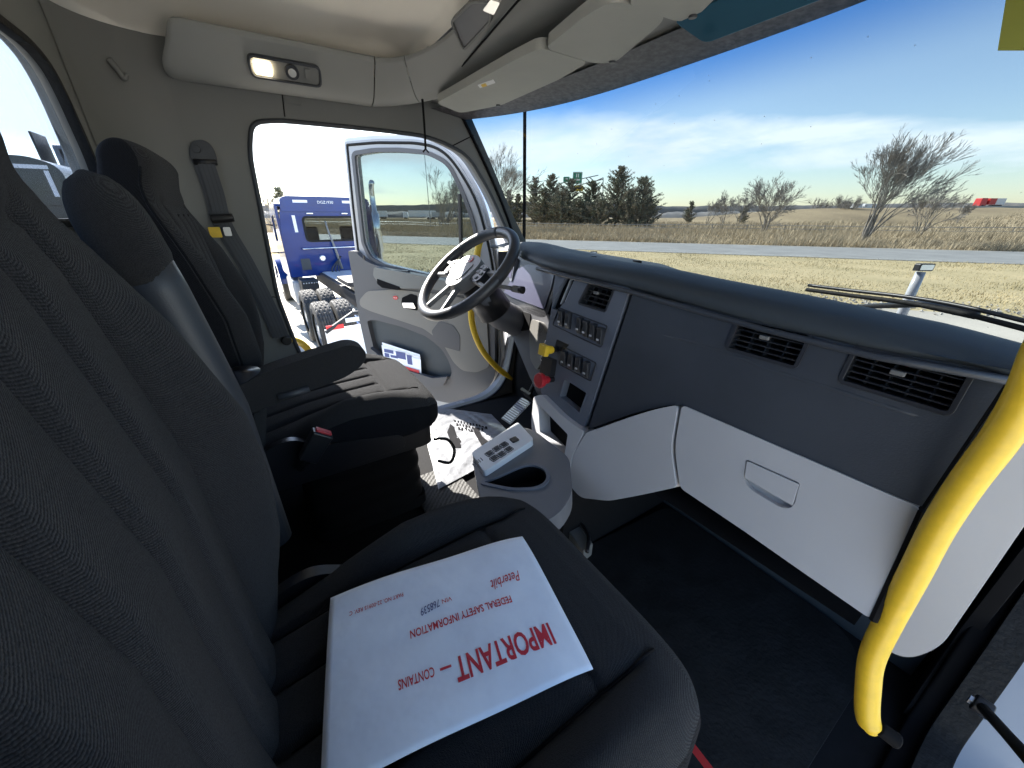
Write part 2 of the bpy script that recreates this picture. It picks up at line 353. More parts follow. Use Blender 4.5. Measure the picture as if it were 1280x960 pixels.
# ================================================================ THE CAB
XL, XR = -1.83, .10                         # inner faces of the left and right side walls
FLOOR = -1.05
cab = thing('truck_cab', 'grey interior shell of the parked truck cab around both seats', 'truck cab', (-.84, .4, FLOOR-.2))
YZ = Fr((XL, 0, 0), (0, 1, 0), (0, 0, 1))   # normal +x (into the cab)
opening = YZ.pl([(345, 370), (322, 250), (310, 190)]) + YZ.pl([(313, 152), (345, 149), (400, 154), (470, 161)]) + YZ.pl([(540, 170), (585, 193), (613, 240), (636, 292)]) + [(1.22, -.25), (1.2, -.6), (1.12, -.95), (1.0, -1.06), (.25, -1.06), (.12, -.95)] + YZ.pl([(372, 440)])
opening = rnd(opening, [.05, .05, .05, .035, .05, .05, .1, .09, .06, .06, .08, .1, .1, .1, .12, .1, .1, .06], 5)
wall = [(-.36, -1.12), (-.36, .50), (.70, .50), (.80, .47), (.93, .415), (1.03, .24), (1.16, .0), (1.25, -.14), (1.32, -.3), (1.34, -1.12)]
def side_wall(fr, sgn, op, m='trim_grey'):
    g = G(); g.plate(fr, wall, -.05 if sgn > 0 else 0, 0 if sgn > 0 else .05, [op]); return g.out('side_wall', m, cab, bevel=.018, seg=3)
side_wall(YZ, 1, opening)
YZR = Fr((XR, 0, 0), (0, 1, 0), (0, 0, 1))
openr = rnd([(0, -.3), (.03, .31), (.7, .33), (.94, .27), (1.17, -.09), (1.24, -.3), (1.24, -.66), (1.10, -.846), (.99, -1.03), (.25, -1.06), (.06, -.9)], [.1, .06, .1, .1, .1, .1, .12, .05, .05, .12, .1], 5)
side_wall(YZR, -1, openr, 'black_matte')
# door seal round the left opening
op3 = [YZ(a, b, .004) for a, b in inset(opening, .004)]
g = G(); g.tube(op3 + [op3[0]], .008, 8, cap=False); g.out('door_seal', 'grey_vinyl', cab, smooth=True)
# outer sill and painted flange outside the left opening
g = G(); g.plate(YZ, inset(opening, -.05), -.11, -.055, [inset(opening, -.012)]); g.out('door_flange', 'jamb_paint', cab, bevel=.006)
g = G(); g.plate(YZR, inset(openr, -.02), .03, .075, [inset(openr, .022)]); g.out('door_seal', 'rubber', cab, bevel=.012, seg=3)
g = G(); g.plate(YZR, inset(openr, -.10), .075, .16, [inset(openr, -.012)]); g.out('door_flange', 'jamb_paint', cab, bevel=.02, seg=3)
# B pillar trim: seams in the wall
g = G(); g.tube([YZ(*YZ.px(352, 112), .001), YZ(*YZ.px(356, 146), .001)], .0022, 6); g.out('trim_seam', 'black_matte', cab)
g = G(); g.tube([YZ(*YZ.px(330, 372), .001), YZ(*YZ.px(342, 371), .001), YZ(*YZ.px(347, 372), .002)], .002, 6); g.out('trim_seam', 'black_matte', cab)
g = G(); g.tube([YZ(*YZ.px(562, 184), .001), YZ(*YZ.px(592, 169), .001)], .0022, 6); g.out('trim_seam', 'black_matte', cab)
# rectangular clip recess above the opening
a, b = YZ.px(365, 121)
g = G(); g.plate(YZ, rect(a, b, .055, .045, .006), 0, .004, [rect(a, b, .045, .036, .004)]); g.out('clip_recess', 'trim_grey', cab, bevel=.001)
# rear wall with its window and the swept corners
YB = -.335
XZ = Fr((0, YB, 0), (1, 0, 0), (0, 0, 1))   # normal -y
rwin = rnd([(-1.52, -.02), (-1.575, .12), (-1.545, .31), (-1.46, .345), (-.2, .345), (-.12, .28), (-.12, -.02)], [.05, .05, .07, .05, .06, .06, .05], 6)
g = G(); g.plate(XZ, [(-1.76, -1.12), (-1.76, .52), (.06, .52), (.06, -1.12)], 0, .05, [rwin]); g.out('rear_wall', 'trim_grey', cab, bevel=.02, seg=3)
g = G(); g.plate(XZ, rnd([(x, z) for x, z in inset(rwin, -.004)], .0, 1), -.008, .012, [inset(rwin, .012)]); g.out('window_seal', 'rubber', cab, bevel=.003)
g = G(); g.plate(XZ, inset(rwin, .004), .028, .032); g.out('rear_window', 'rear_glass', cab)
for sx, x0, x1 in ((1, XL, -1.66), (-1, XR, -.02)):
    g = G()
    def corner(u, v):
        q = u*pi/2; rx = x1-x0; ry = .19
        return (x1 - rx*sin(q)*1.0, YB + .002 + ry*(1-cos(q)), -1.12 + v*1.62)
    g.grid(corner, 14, 10); g.out('corner_trim', 'trim_grey', cab, smooth=True)
g = G(); g.tube(spline([YZ(*YZ.px(187, 104), .001), YZ(*YZ.px(189, 135), .001), YZ(*YZ.px(196, 172), .001)], 5), .0018, 6); g.out('trim_seam', 'black_matte', cab)
# coat hook on the rear pillar
r_ = ray(140, 92); p = None
for i in range(4000):                        # walk along the ray to the swept corner surface
    c = r_*(i*.0005); q = (c.y-YB-.002)/.19
    if 0 <= q <= 1 and c.x < -1.66-.17*math.sqrt(max(0, 1-(1-q)**2)): p = c+V((.012, .006, 0)); break
p = p or at(140, 92, x=-1.76)
g = G(); g.tube(spline([p+V((0, 0, .03)), p+V((.002, .012, .01)), p+V((0, .02, -.012)), p+V((.003, .03, .002))], 5), [.009]*5+[.008]*5+[.006]*6, 10); g.out('coat_hook', 'trim_grey', cab, smooth=True)
# roof liner: a domed shell with rolled edges
def roofz(x, y):
    u = (x+.865)/.99; v = (y-.135)/.50
    e = max(0, 1-abs(u)**3.2)**.42 * max(0, 1-abs(v)**3.6)**.42
    b = .435 + .085*sm((v-.3)/.6)*sm((.97-abs(u))/.1)
    return b + (.635-b)*e
g = G(); g.grid(lambda u, v: (lambda x, y: (x, y, roofz(x, y)))(-.865+.99*math.copysign(abs(2*u-1)**.6, 2*u-1), .135+.50*math.copysign(abs(2*v-1)**.6, 2*v-1)), 70, 60); g.out('roof_liner', 'trim_light', cab, smooth=True)
# flat closing skin above the liner so that no light leaks in
g = G(); g.box((-.84, .33, .685), (2.1, 1.44, .03)); g.out('roof_skin', 'white_paint', cab, bevel=.01)
g = G(); g.box((-.84, -.40, .58), (2.1, .02, .2)); g.box((XL-.06, .3, .57), (.02, 1.35, .22)); g.box((XR+.06, .3, .57), (.02, 1.35, .22)); g.out('roof_side', 'white_paint', cab)
# side overhead panel with the dome lamp
oc = thing('overhead_console', 'grey overhead console with the lit dome lamp along the driver side', 'overhead console', (-1.72, .2, .45))
def sidesec(y, k):                          # cross-section points of the side panel, k runs round it
    P = [(XL-.01, .40), (XL+.03, .385), (XL+.065, .388), (XL+.10, .412), (XL+.150, .475), (XL+.162, .495), (XL+.150, .51), (XL+.05, .52), (XL-.02, .52)]
    return P[k]
S = [V((a[0], 0, a[1])) for a in [sidesec(0, k) for k in range(9)]]; S = spline(S, 5)
YS = [-.115, -.11, -.098, -.08, .0, .1, .2, .3, .4, .478]
def side_panel(u, v):
    i = int(round(u*(len(S)-1))); j = int(round(v*(len(YS)-1))); q = S[i]; sc_ = (0.80, .90, .97, 1)[j] if j < 4 else 1
    c = V((XL+.06, 0, .45)); d = (q-c)*sc_; return (c.x+d.x, YS[j]+(.045*sm((q.z-.385)/.125)-.02 if j < 5 else 0), c.z+d.z)
g = G(); g.grid(side_panel, len(S), len(YS)); g.add([side_panel(i/(len(S)-1), 0) for i in range(len(S))], [tuple(range(len(S)))])
g.out('side_panel', 'trim_mid', oc, smooth=True)
# corner section turning into the front overhead
def arc_y(t): return t
def turn(u, v):
    i = int(round(u*(len(S)-1))); q = S[i]; ang = v*R(82)
    pc = V((XL+.50, .482, 0)); rad = (XL+.50) - q.x      # distance from the turn centre
    return (pc.x - rad*cos(ang), pc.y + (1.12*rad-.229)*sin(ang)*1.01, q.z + .045*v*max(0, .52-q.z)/.135)
g = G(); g.grid(lambda u, v: turn(u, v*.42), len(S), 10); g.out('corner_panel', 'trim_mid', oc, smooth=True)
g = G(); g.grid(lambda u, v: turn(u, .427+v*.573), len(S), 12); g.out('corner_panel', 'trim_mid', oc, smooth=True)
# front face of the overhead bin (runs across the cab)
e0 = [V(turn(i/(len(S)-1), 1.0)) for i in range(len(S))]
def front(u, v):
    i = int(round(u*(len(S)-1))); q = e0[i]; x = q.x + v*(.12-q.x); return (x, q.y + .03*sin(v*pi)*1.0, q.z + .01*sin(v*pi))
g = G(); g.grid(front, len(S), 24); g.out('front_panel', 'trim_mid', oc, smooth=True)
# lamp unit
FP = Fr((XL+.125, 0, .44), (0, 1, 0), V((.06, 0, .09)))     # plane on the slanted face, normal to the cab
def slantpx(px_, py_, w=0): return FP.px(px_, py_, w)
FP = Fr((XL+.118, .0, .425), (0, 1, 0), V((.06, 0, .09)))
c0 = slantpx(328, 83); c1 = slantpx(364, 88); c2 = slantpx(381, 90)
mid = ((c0[0]+c2[0])/2+.005, (c0[1]+c2[1])/2)
wl_ = abs(c2[0]-c0[0])+.075
nz = 1 if FP.N.x > 0 else -1
fx = .012*nz
g = G(); g.plate(FP, rect(mid[0], c0[1]+.0, wl_+.012, .062, .02), fx-.02*nz, fx+.003*nz, [rect(mid[0], c0[1], wl_, .05, .016)]); bz = g.out('lamp_bezel', 'grey_vinyl', oc, bevel=.002)
g = G(); g.plate(FP, rect(mid[0], c0[1], wl_, .05, .016), fx-.02*nz, fx-.003*nz); g.out('lamp_base', 'trim_grey', oc, bevel=.001)
g = G(); g.plate(FP, rect(c0[0], c0[1], .046, .034, .005), fx-.004*nz, fx+.004*nz); dl = g.out('lamp_lens', 'lamp_on', oc, bevel=.001)
g = G()
for k in range(3): g.plate(FP, rect(c0[0]-.012+k*.012, c0[1], .0015, .03, .0003), fx+.004*nz, fx+.0055*nz)
g.out('lamp_rib', 'silver_plastic', oc)
g = G()
def disc(fr, a, b, r, w0, w1, n=20): g.plate(fr, [(a+r*cos(2*pi*k/n), b+r*sin(2*pi*k/n)) for k in range(n)], w0, w1)
disc(FP, c1[0], c1[1], .021, fx-.004*nz, fx+.006*nz); g.out('map_lamp_ring', 'vent_black', oc, bevel=.003)
g = G(); disc(FP, c1[0], c1[1], .012, fx, fx+.009*nz); g.out('map_lamp', 'lamp_off', oc, bevel=.004)
g = G(); g.plate(FP, rect(c2[0]+.006, c2[1], .016, .03, .004), fx-.002*nz, fx+.004*nz); g.out('lamp_switch', 'trim_grey', oc, bevel=.0015)
# cubby and speaker grille in the bin face
FF = Fr((-1.2, .668, .475), (1, 0, 0), V((0, -.095, .07)))
cub = rnd([FF.px(566, 27), FF.px(592, 2), FF.px(614, 3), FF.px(612, 25), FF.px(580, 60)], .012, 4)
sgn = -1 if FF.N.y > 0 else 1
g = G(); g.plate(FF, inset(cub, -.006), -.01*sgn, .006*sgn, [cub]); g.out('cubby_rim', 'trim_grey', oc, bevel=.002)
g = G(); g.plate(FF, cub, -.008*sgn, .001*sgn); g.out('cubby', 'vent_black', oc)
sp_ = rnd([FF.px(526, 66), FF.px(536, 58), FF.px(549, 74), FF.px(551, 88), FF.px(541, 97), FF.px(530, 88)], .02, 4)
g = G(); g.plate(FF, sp_, -.006*sgn, .004*sgn); g.out('speaker_grille', 'grey_vinyl', oc, bevel=.001)
g = G(); g.plate(FF, rnd(FF.pl([(606, 8), (616, -6), (628, -2), (620, 14)]), .006), -.01*sgn, .012*sgn); g.out('map_lamp', 'lamp_off', oc, bevel=.003)

g = G(); sa_ = FF.px(546, 119); sb2 = FF.px(648, 0); g.tube([FF(sa_[0], sa_[1], .003*sgn), FF(sb2[0], sb2[1], .003*sgn), FF(sb2[0]+1.0, sb2[1], .003*sgn)], .0028, 6); g.out('panel_seam', 'black_matte', oc)
# header above the windshield, from the bin to the glass
def ws_top(x):                              # front edge of the roof opening: y of the glass top
    u = (x+.84)/.99; return 1.135 - .25*abs(u)**3.0
def ws_bot(x):
    u = (x+.84)/.99; return 1.56 - .32*abs(u)**2.2
g = G()
def header(u, v):
    x = XL+.005 + u*(XR-XL-.01); y0 = .735; y1 = ws_top(x)+.01; y = y0+(y1-y0)*v
    return (x, y, .435 - .02*v)
g.grid(header, 50, 8); g.grid(lambda u, v: (header(u, v)[0], header(u, v)[1], header(u, v)[2]+.05), 50, 8)
g.out('windshield_header', 'trim_mid', cab, smooth=True)
g = G(); g.grid(lambda u, v: (XL+.02+u*(XR-XL-.04), .66+.34*v*0+(ws_top(XL+u*(XR-XL))+.05-.66)*v, .49+.0*v + .19*(1-v)), 40, 4); g.out('roof_front', 'white_paint', cab, smooth=True)
# dark fritted strip along the glass top
g = G(); g.grid(lambda u, v: (lambda x: (x, ws_top(x)-.155+.165*v, .4135-.024*v))(-1.82+u*1.92), 60, 4); g.out('header_strip', 'frit', cab, smooth=True)
# windshield
def wsp(u, v):
    x = XL+.0+u*(XR-XL); a = V((x, ws_top(x), .405)); b = V((x, ws_bot(x), -.30)); p = a.lerp(b, v); p.y += .03*sin(pi*v); return p
g = G(); g.grid(wsp, 40, 14); ws = g.out('windshield', 'windshield_glass', cab, smooth=True)
g = G(); g.tube([wsp(0, v/12)+V((.004, 0, 0)) for v in range(13)], .007, 8); g.tube([wsp(1, v/12)-V((.004, 0, 0)) for v in range(13)], .007, 8)
g.tube([wsp(u/40, 0)+V((0, -.004, 0)) for u in range(41)], .006, 8); g.tube([wsp(u/40, 1) for u in range(41)], .012, 8); g.out('windshield_seal', 'black_matte', cab, smooth=True)
# cowl and bonnet outside the glass
g = G(); g.grid(lambda u, v: (lambda x: (x, ws_bot(x)+.0+.22*v, -.315-.05*v))(XL-.02+u*(XR-XL+.04)), 30, 5); g.out('cowl', 'black_plastic', cab, smooth=True)
g = G(); g.grid(lambda u, v: (-.84+(2*u-1)*(.93-.25*v), 1.62+1.6*v, -.43-.14*v-.10*abs(2*u-1)**2.5-.16*v*v), 30, 16); g.out('bonnet', 'white_paint', cab, smooth=True)
g = G(); g.grid(lambda u, v: (-.84+(2*u-1)*(.93-.25*(0 if v<0 else .0)), 1.36+.27*v, -.44 - .05*v), 4, 3); g.box((-.84, 1.40, -.80), (1.96, .04, .8)); g.out('firewall', 'black_matte', cab)
# floor, tunnel and rear closing panels
g = G(); g.box((-.84, .5, FLOOR-.03), (2.0, 1.75, .05)); fl = g.out('cab_floor', 'floor_rubber', cab)

# ---- driver side visors
def visor(pixels, z, label, extra=None):
    P = [at(x, y, z=z) for x, y in pixels]; c = sum(P, V())/len(P)
    t = thing('sun_visor', label, 'sun visor', c, 'sun visors along the windshield header')
    fr = Fr((0, 0, z), (1, 0, 0), (0, 1, 0)); g = G(); g.plate(fr, rnd([(p.x, p.y) for p in P], .025, 5), 0, -.0, ()) if 0 else g.plate(fr, rnd([(p.x, p.y) for p in P], .03, 6), -.012, .012)
    g.out('visor_pad', 'visor_vinyl', t, bevel=.010, seg=4)
    e = P[-1]-P[0]
    q = P[2]; g = G(); g.tube([q+V((0, -.012, .01)), q+V((0, -.012, -.016))], .009, 10); g.out('visor_clip', 'vent_black', t, bevel=.002)
    return t
v1 = visor([(545, 124), (575, 137), (626, 127), (700, 93), (736, 71), (676, 52), (640, 70)], .395, 'grey sun visor nearest the driver pillar with a small warning sticker')
v2 = visor([(681, 53), (745, 73), (770, 71), (828, 20), (832, 8), (768, -10), (735, 8)], .392, 'grey sun visor in the middle of the header above the dash')
v3 = visor([(782, -6), (850, 19), (872, 12), (905, -22), (850, -50)], .389, 'grey sun visor furthest right at the top edge of the photo')
p = at(608, 105, z=.382); fr = Fr(p, at(622, 99, z=.382)-at(596, 108, z=.382), (at(612, 111, z=.382)-at(604, 100, z=.382)))
g = G(); g.plate(fr, rect(0, 0, .075, .032, .002), -.0005, .0012); st = g.out('warning_sticker', 'sign_white', v1)
g = G(); g.plate(fr, rect(-.012, 0, .022, .024, .001), -.0018, -.0008); g.out('sticker_print', 'yellow', st)
# tinted glass shade hanging from the header at the top right
p = at(925, 12, z=.37); g = G(); g.plate(Fr(p, (1, 0, 0), V((0, .9, -.25))), rnd([(-.12, -.05), (.3, -.05), (.3, .05), (-.10, .05)], .02), -.004, .004); g.out('tinted_shade', 'blue_glass', cab, bevel=.003)
# curtain/cable hanging from the header
p0 = at(528, 124, x=-1.66); p1 = at(532, 186, x=-1.66)
g = G(); g.tube([p0, p0.lerp(p1, .5)+V((.003, 0, 0)), p1], .0045, 8); g.tube([p1, p1+V((0, .012, -.012))], .003, 6); g.tube([p1, p1+V((0, -.012, -.012))], .003, 6)
tag(g.out('hanging_cable', 'black_matte', loc=p0), 'short black braided cable hanging down in front of the open door', 'cable')

p = at(1262, 30, y=1.02); g = G(); P4 = [at(x, y, y=1.02) for x, y in [(1259, -12), (1300, -12), (1300, 63), (1247, 63)]]
tag(mesh('inspection_sticker', [q for q in P4]+[q+V((0, .002, 0)) for q in P4], [(0, 1, 2, 3), (7, 6, 5, 4), (0, 4, 5, 1), (1, 5, 6, 2), (2, 6, 7, 3), (3, 7, 4, 0)], 'sticker_olive', None, loc=p), 'olive yellow sticker on the windshield at the top right corner', 'sticker')
# ================================================================ DASHBOARD
dash = thing('dashboard', 'wide dark blue and grey dashboard under the windshield', 'dashboard', (-.84, .8, -.9))
def zc(x): return interp(x, [-1.75, -1.55, -1.3, -1.12, -1.0, -.86, -.6, -.44, -.29, -.1, -.02], [-.115, -.09, -.078, -.088, -.103, -.110, -.114, -.121, -.127, -.137, -.150])
def yo(x): return interp(x, [-1.75, -1.6, -1.35, -1.2, -1.1, -1.0, -.9], [.30, .27, .18, .10, .05, .01, 0])
def padsec(x):
    o = yo(x); q = interp(x, [-1.75, -1.5, -1.33, -1.15, -1.0, -.86, -.6, -.44, -.29, -.1, -.02], [-.125, -.110, -.108, -.114, -.133, -.140, -.143, -.155, -.163, -.178, -.192]); hood = sm((-1.0-x)/.15)
    Z = lambda y, d=0: q*y-d
    zl = interp(x, [-1.0, -.6, -.5, -.35, -.15, -.02], [-.150, -.160, -.166, -.176, -.180, -.172])
    P = [(.727+o+.05*hood, zl-.004+.005*hood), (.716+o-.02*hood, zl+.006), (.720+o-.02*hood, Z(.80+o, .022)), (.745+o, Z(.80+o, .006)), (.80+o, Z(.80+o)), (.88+o, Z(.88+o, .004)), (1.0+o*.8, Z(1.0+o*.8, .014)), (1.15+o*.6, Z(1.15+o*.6, .02)), (1.3+o*.3, Z(1.3+o*.3, .025)), (ws_bot(x)+.02, Z(ws_bot(x), .035))]
    return spline([V((x, a, b)) for a, b in P], 5)
xs = [XL+.05 + (XR-.12-XL-.05)*i/60 for i in range(61)]
secs = [padsec(x) for x in xs]
g = G(); g.grid(lambda u, v: secs[int(round(u*60))][int(round(v*(len(secs[0])-1)))], 61, len(secs[0])); g.out('dash_top', 'dash_pad', dash, smooth=True)
g = G(); g.add(secs[-1]+[V((xs[-1], 1.5, -.5)), V((xs[-1], .73, -.5))], [tuple(range(len(secs[-1])+2))]); g.out('dash_end', 'dash_pad', dash)
# round light sensor on the pad
p = at(742, 321, y=.83); g = G(); g.tube([p+V((0, 0, -.005)), p+V((0, 0, .003))], [.011, .009], 16); g.out('light_sensor', 'black_plastic', dash, bevel=.002)
# lip strip between pad and panels
PP = Fr((0, .722, -.18), (1, 0, 0), (0, .032, .20))
g = G(); g.tube([V((x, .716, interp(x, [-1.0, -.6, -.5, -.35, -.15, -.02], [-.156, -.168, -.174, -.184, -.188, -.180]))) for x in (-.985, -.9, -.75, -.6, -.5, -.3, -.15, -.02)], .0055, 10); g.out('lip_strip', 'dash_blue', dash, smooth=True)
def vent(pix, name, rows, cols, w=0.0, thick=False):
    out = rnd(PP.pl(pix), .006, 4); t = None
    g = G(); g.plate(PP, inset(out, -.004), -.02, .003, [inset(out, .002)]); fr_ = g.out('vent', 'vent_black', dash, bevel=.0012)
    g = G(); g.plate(PP, out, -.035, -.03); g.out('vent_back', 'black_matte', fr_)
    c = [V(p) for p in PP.pl(pix)]
    for k in range(1, rows):
        t0 = k/rows; a = c[0].lerp(c[3], t0); b = c[1].lerp(c[2], t0); g = G()
        d = (b-a).normalized(); m_ = (a+b)/2; L = (b-a).length-.006
        g.box(PP(m_.x, m_.y, -.009), (L, .0022, .014), X=PP.X*d.x+PP.Y*d.y, Y=PP.Y*d.x-PP.X*d.y, Z=PP.N); g.out('slat', 'vent_black', fr_, bevel=.0006, seg=1)
    for k in range(1, cols):
        t0 = k/cols; a = c[0].lerp(c[1], t0); b = c[3].lerp(c[2], t0); g = G(); d = (b-a).normalized(); m_ = (a+b)/2
        g.box(PP(m_.x, m_.y, -.019), ((b-a).length-.006, .0018, .014), X=PP.X*d.x+PP.Y*d.y, Y=PP.Y*d.x-PP.X*d.y, Z=PP.N); g.out('vane', 'vent_black', fr_)
    m_ = sum(c, V((0, 0)))/4; g = G(); g.box(PP(m_.x-.004, m_.y+.006, .001), (.016, .007, .008), X=PP.X, Y=PP.Y, Z=PP.N); g.out('vent_tab', 'silver_plastic', fr_, bevel=.0015)
    return out
v1p = [(739, 350), (769, 359), (757, 389), (724, 379)]; v2p = [(925, 398), (1014, 417), (994, 459), (909, 435)]; v3p = [(1072, 434), (1214, 468), (1186, 517), (1051, 476)]
h2 = vent(v2p, 'vent', 6, 4); h3 = vent(v3p, 'vent', 6, 5)
# passenger panel
pan = rnd(PP.pl([(793, 361), (822, 373), (915, 391), (1100, 431), (1270, 470), (1153, 634), (1000, 569), (851, 505), (822, 509), (790, 517), (735, 537)]), [.008, .004, .004, .004, .006, .004, .004, .02, .02, .02, .004], 4)
g = G(); g.plate(PP, pan, -.03, 0, [inset(h2, -.001), inset(h3, -.001)]); pp_ = g.out('passenger_panel', 'dash_blue', dash, bevel=.004)
# soft raised crease across the panel under the vents
a_ = [PP(*PP.px(x, y)) for x, y in [(800, 413), (860, 427), (905, 438)]]
g = G(); g.tube([PP(*PP.px(x, y), -.0035) for x, y in [(797, 411), (860, 427), (905, 440), (960, 462), (1040, 486), (1120, 512), (1182, 530)]], [.002, .005, .005, .005, .005, .005, .002], 10); g.out('panel_crease', 'dash_blue', dash, smooth=True)
# centre stack panel
h1 = vent(v1p, 'vent', 5, 3)
slot1 = rnd(PP.pl([(713, 337), (722, 341), (708, 376), (697, 388), (690, 385), (700, 360)]), .004, 3)
pocket = rnd(PP.pl([(707, 474), (734, 491), (725, 516), (701, 496)]), .003, 3)
stack = rnd(PP.pl([(696, 331), (728, 345), (788, 360), (731, 534), (704, 518), (676, 492), (680, 440), (690, 385)]), [.006, .004, .006, .006, .02, .02, .02, .02], 4)
g = G(); g.plate(PP, stack, -.03, .002, [inset(h1, -.001), slot1, pocket]); g.out('centre_panel', 'dash_mid', dash, bevel=.002)
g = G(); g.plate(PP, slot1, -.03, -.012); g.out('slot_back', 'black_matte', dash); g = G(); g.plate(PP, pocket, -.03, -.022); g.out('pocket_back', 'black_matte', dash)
g = G(); g.plate(PP, inset(pocket, -.004), .002, .004, [pocket]); g.out('pocket_rim', 'dash_mid', dash, bevel=.0008)
for p0, p1 in (((716, 341), (700, 380)), ((720, 345), (706, 377))):
    a, b = PP.px(*p0), PP.px(*p1); d = (V(b)-V(a)).normalized(); g = G()
    g.box(PP((a[0]+b[0])/2, (a[1]+b[1])/2, -.006), ((V(b)-V(a)).length, .0025, .01), X=PP.X*d.x+PP.Y*d.y, Y=PP.Y*d.x-PP.X*d.y, Z=PP.N); g.out('slot_rib', 'dash_light', dash)
def rocker(px_, py_, dark=False):
    a, b = PP.px(px_, py_); g = G()
    prof = [(-.023, .002), (-.022, .010), (-.006, .016), (.006, .014), (.020, .018), (.023, .010), (.023, .002)]
    vs = []; W_ = .0085
    for s in (-1, 1):
        for q, h_ in prof: vs.append(PP(a+s*W_+q*-.12, b+q, h_))
    n = len(prof); fs = [(i, (i+1) % n, (i+1) % n+n, i+n) for i in range(n)] + [tuple(range(n)), tuple(range(2*n-1, n-1, -1))]
    g.add(vs, fs); o = g.out('rocker_switch', 'black_plastic' if dark else 'vent_black', dash, bevel=.0015)
    g = G(); g.plate(PP, rect(a-.0005, b-.010, .008, .005, .001), .0125, .0165); g.out('icon', 'dash_light', o)
    return o
for x, y in ((704, 398), (713, 401), (727, 407), (735, 411), (744, 415), (753, 420)): rocker(x, y)
for x, y in ((708, 448), (717, 452), (726, 456), (736, 462)): rocker(x, y)
# bezels round the switch rows
for pts in ([(700, 385), (760, 408), (752, 434), (692, 406)], [(706, 434), (746, 454), (739, 476), (700, 455)]):
    o_ = rnd(PP.pl(pts), .005, 3); g = G(); g.plate(PP, inset(o_, -.002), .002, .0045, [inset(o_, .001)]); g.out('switch_bezel', 'vent_black', dash, bevel=.0008)
g = G(); g.plate(PP, rnd(PP.pl([(697, 424), (712, 431), (704, 440), (694, 436)]), .004), .002, .0035); g.out('blank_cover', 'black_plastic', dash)
# brake valves: yellow and red knobs on stems
def knob(px_, py_, m, label_shape):
    a, b = PP.px(px_, py_); g = G(); c = lambda w: PP(a, b, w)
    g.tube([c(0), c(.03)], .009, 14); st = g.out('valve_stem', 'black_plastic', dash)
    n = 8 if label_shape else 4; g = G()
    g.plate(PP, [(a+.024*cos(2*pi*k/n+pi/n), b+.024*sin(2*pi*k/n+pi/n)) for k in range(n)], .045, .062); g.tube([c(.02), c(.046)], [.011, .015], 14)
    return g.out('valve_knob', m, dash, bevel=.003)
knob(697, 437, 'yellow', 0); knob(692, 474, 'red_plastic', 1)
g = G(); o_ = rnd(PP.pl([(685, 445), (697, 450), (694, 470), (681, 466)]), .003); g.plate(PP, o_, .0, .022); g.out('valve_block', 'black_plastic', dash, bevel=.003)
# light lower panels
LP = Fr((0, .684, -.385), (1, 0, 0), (0, .055, .215))
glv = rnd(LP.pl([(852, 506), (1151, 635), (1088, 774), (1000, 713), (930, 664), (850, 610), (843, 560)]), [.012, .008, .008, .004, .004, .012, .03], 5)
lt = [LP.px(*p) for p in [(933, 574), (1000, 604), (992, 634), (978, 636), (938, 612), (929, 600)]]
g = G(); g.plate(LP, glv, -.045, 0, [rnd(lt, [.004, .004, .01, .01, .01, .01], 4)]); gl = g.out('glovebox', 'dash_light', dash, bevel=.007, seg=3)
g = G(); g.tube([PP(*PP.px(1266, 474), -.004), PP(*PP.px(1156, 636), -.004), LP(*LP.px(1153, 640), -.002), LP(*LP.px(1091, 776), -.002)], .0055, 8); g.out('dark_edge_strip', 'black_matte', dash)  # black tube added over the lit panel edge, standing for the dark gap
g = G(); g.plate(LP, inset(rnd(lt, .006, 4), -.003), -.03, -.014); g.out('latch_recess', 'dash_light', gl)
g = G(); g.plate(LP, rnd(LP.pl([(934, 576), (999, 605), (991, 632), (931, 597)]), .003, 3), -.012, .002); g.out('latch', 'dash_light', gl, bevel=.002)
sid = rnd(LP.pl([(733, 541), (792, 520), (822, 511), (848, 506), (839, 560), (846, 609), (800, 619), (762, 626), (726, 622), (712, 606), (716, 570)]), [.01, .02, .02, .012, .02, .01, .02, .02, .02, .02, .02], 5)
g = G(); g.plate(LP, sid, -.045, .002); g.out('knee_panel', 'dash_light', dash, bevel=.008, seg=3)
pk = rnd(LP.pl([(674, 505), (711, 543), (706, 572), (676, 540)]), .006, 4)
fpk = rnd(LP.pl([(668, 496), (678, 493), (704, 520), (731, 540), (716, 570), (711, 604), (690, 582), (668, 556), (665, 530)]), [.01, .01, .02, .01, .02, .02, .02, .02, .02], 5)
g = G(); g.plate(LP, fpk, -.05, .004, [pk]); g.out('pocket_frame', 'dash_light', dash, bevel=.006, seg=3)
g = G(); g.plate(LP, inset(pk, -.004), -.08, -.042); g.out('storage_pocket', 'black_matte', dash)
# body of the dash behind the panels and underside
g = G(); g.box((-.33, .97, -.44), (.60, .44, .30)); g.box((-.80, 1.05, -.40), (.30, .40, .26)); g.out('dash_body', 'black_matte', dash)
g = G(); g.grid(lambda u, v: (-.60+.575*u, .65+.45*v, -.585+.055*v**2-.02*(1-u)), 12, 8); g.out('dash_underside', 'black_matte', dash, smooth=True)
# right end: pillar trim and shadow gap
PE = Fr((0, .86, 0), (1, 0, 0), (0, 0, 1))
g = G(); g.plate(PE, rnd(PE.pl([(1310, 400), (1240, 520), (1180, 640), (1110, 800), (1142, 813), (1182, 797), (1310, 610)]), [.01, .01, .01, .02, .03, .03, .02], 6), -.03, .03); g.out('pillar_trim', 'dash_light', cab, bevel=.018, seg=4)
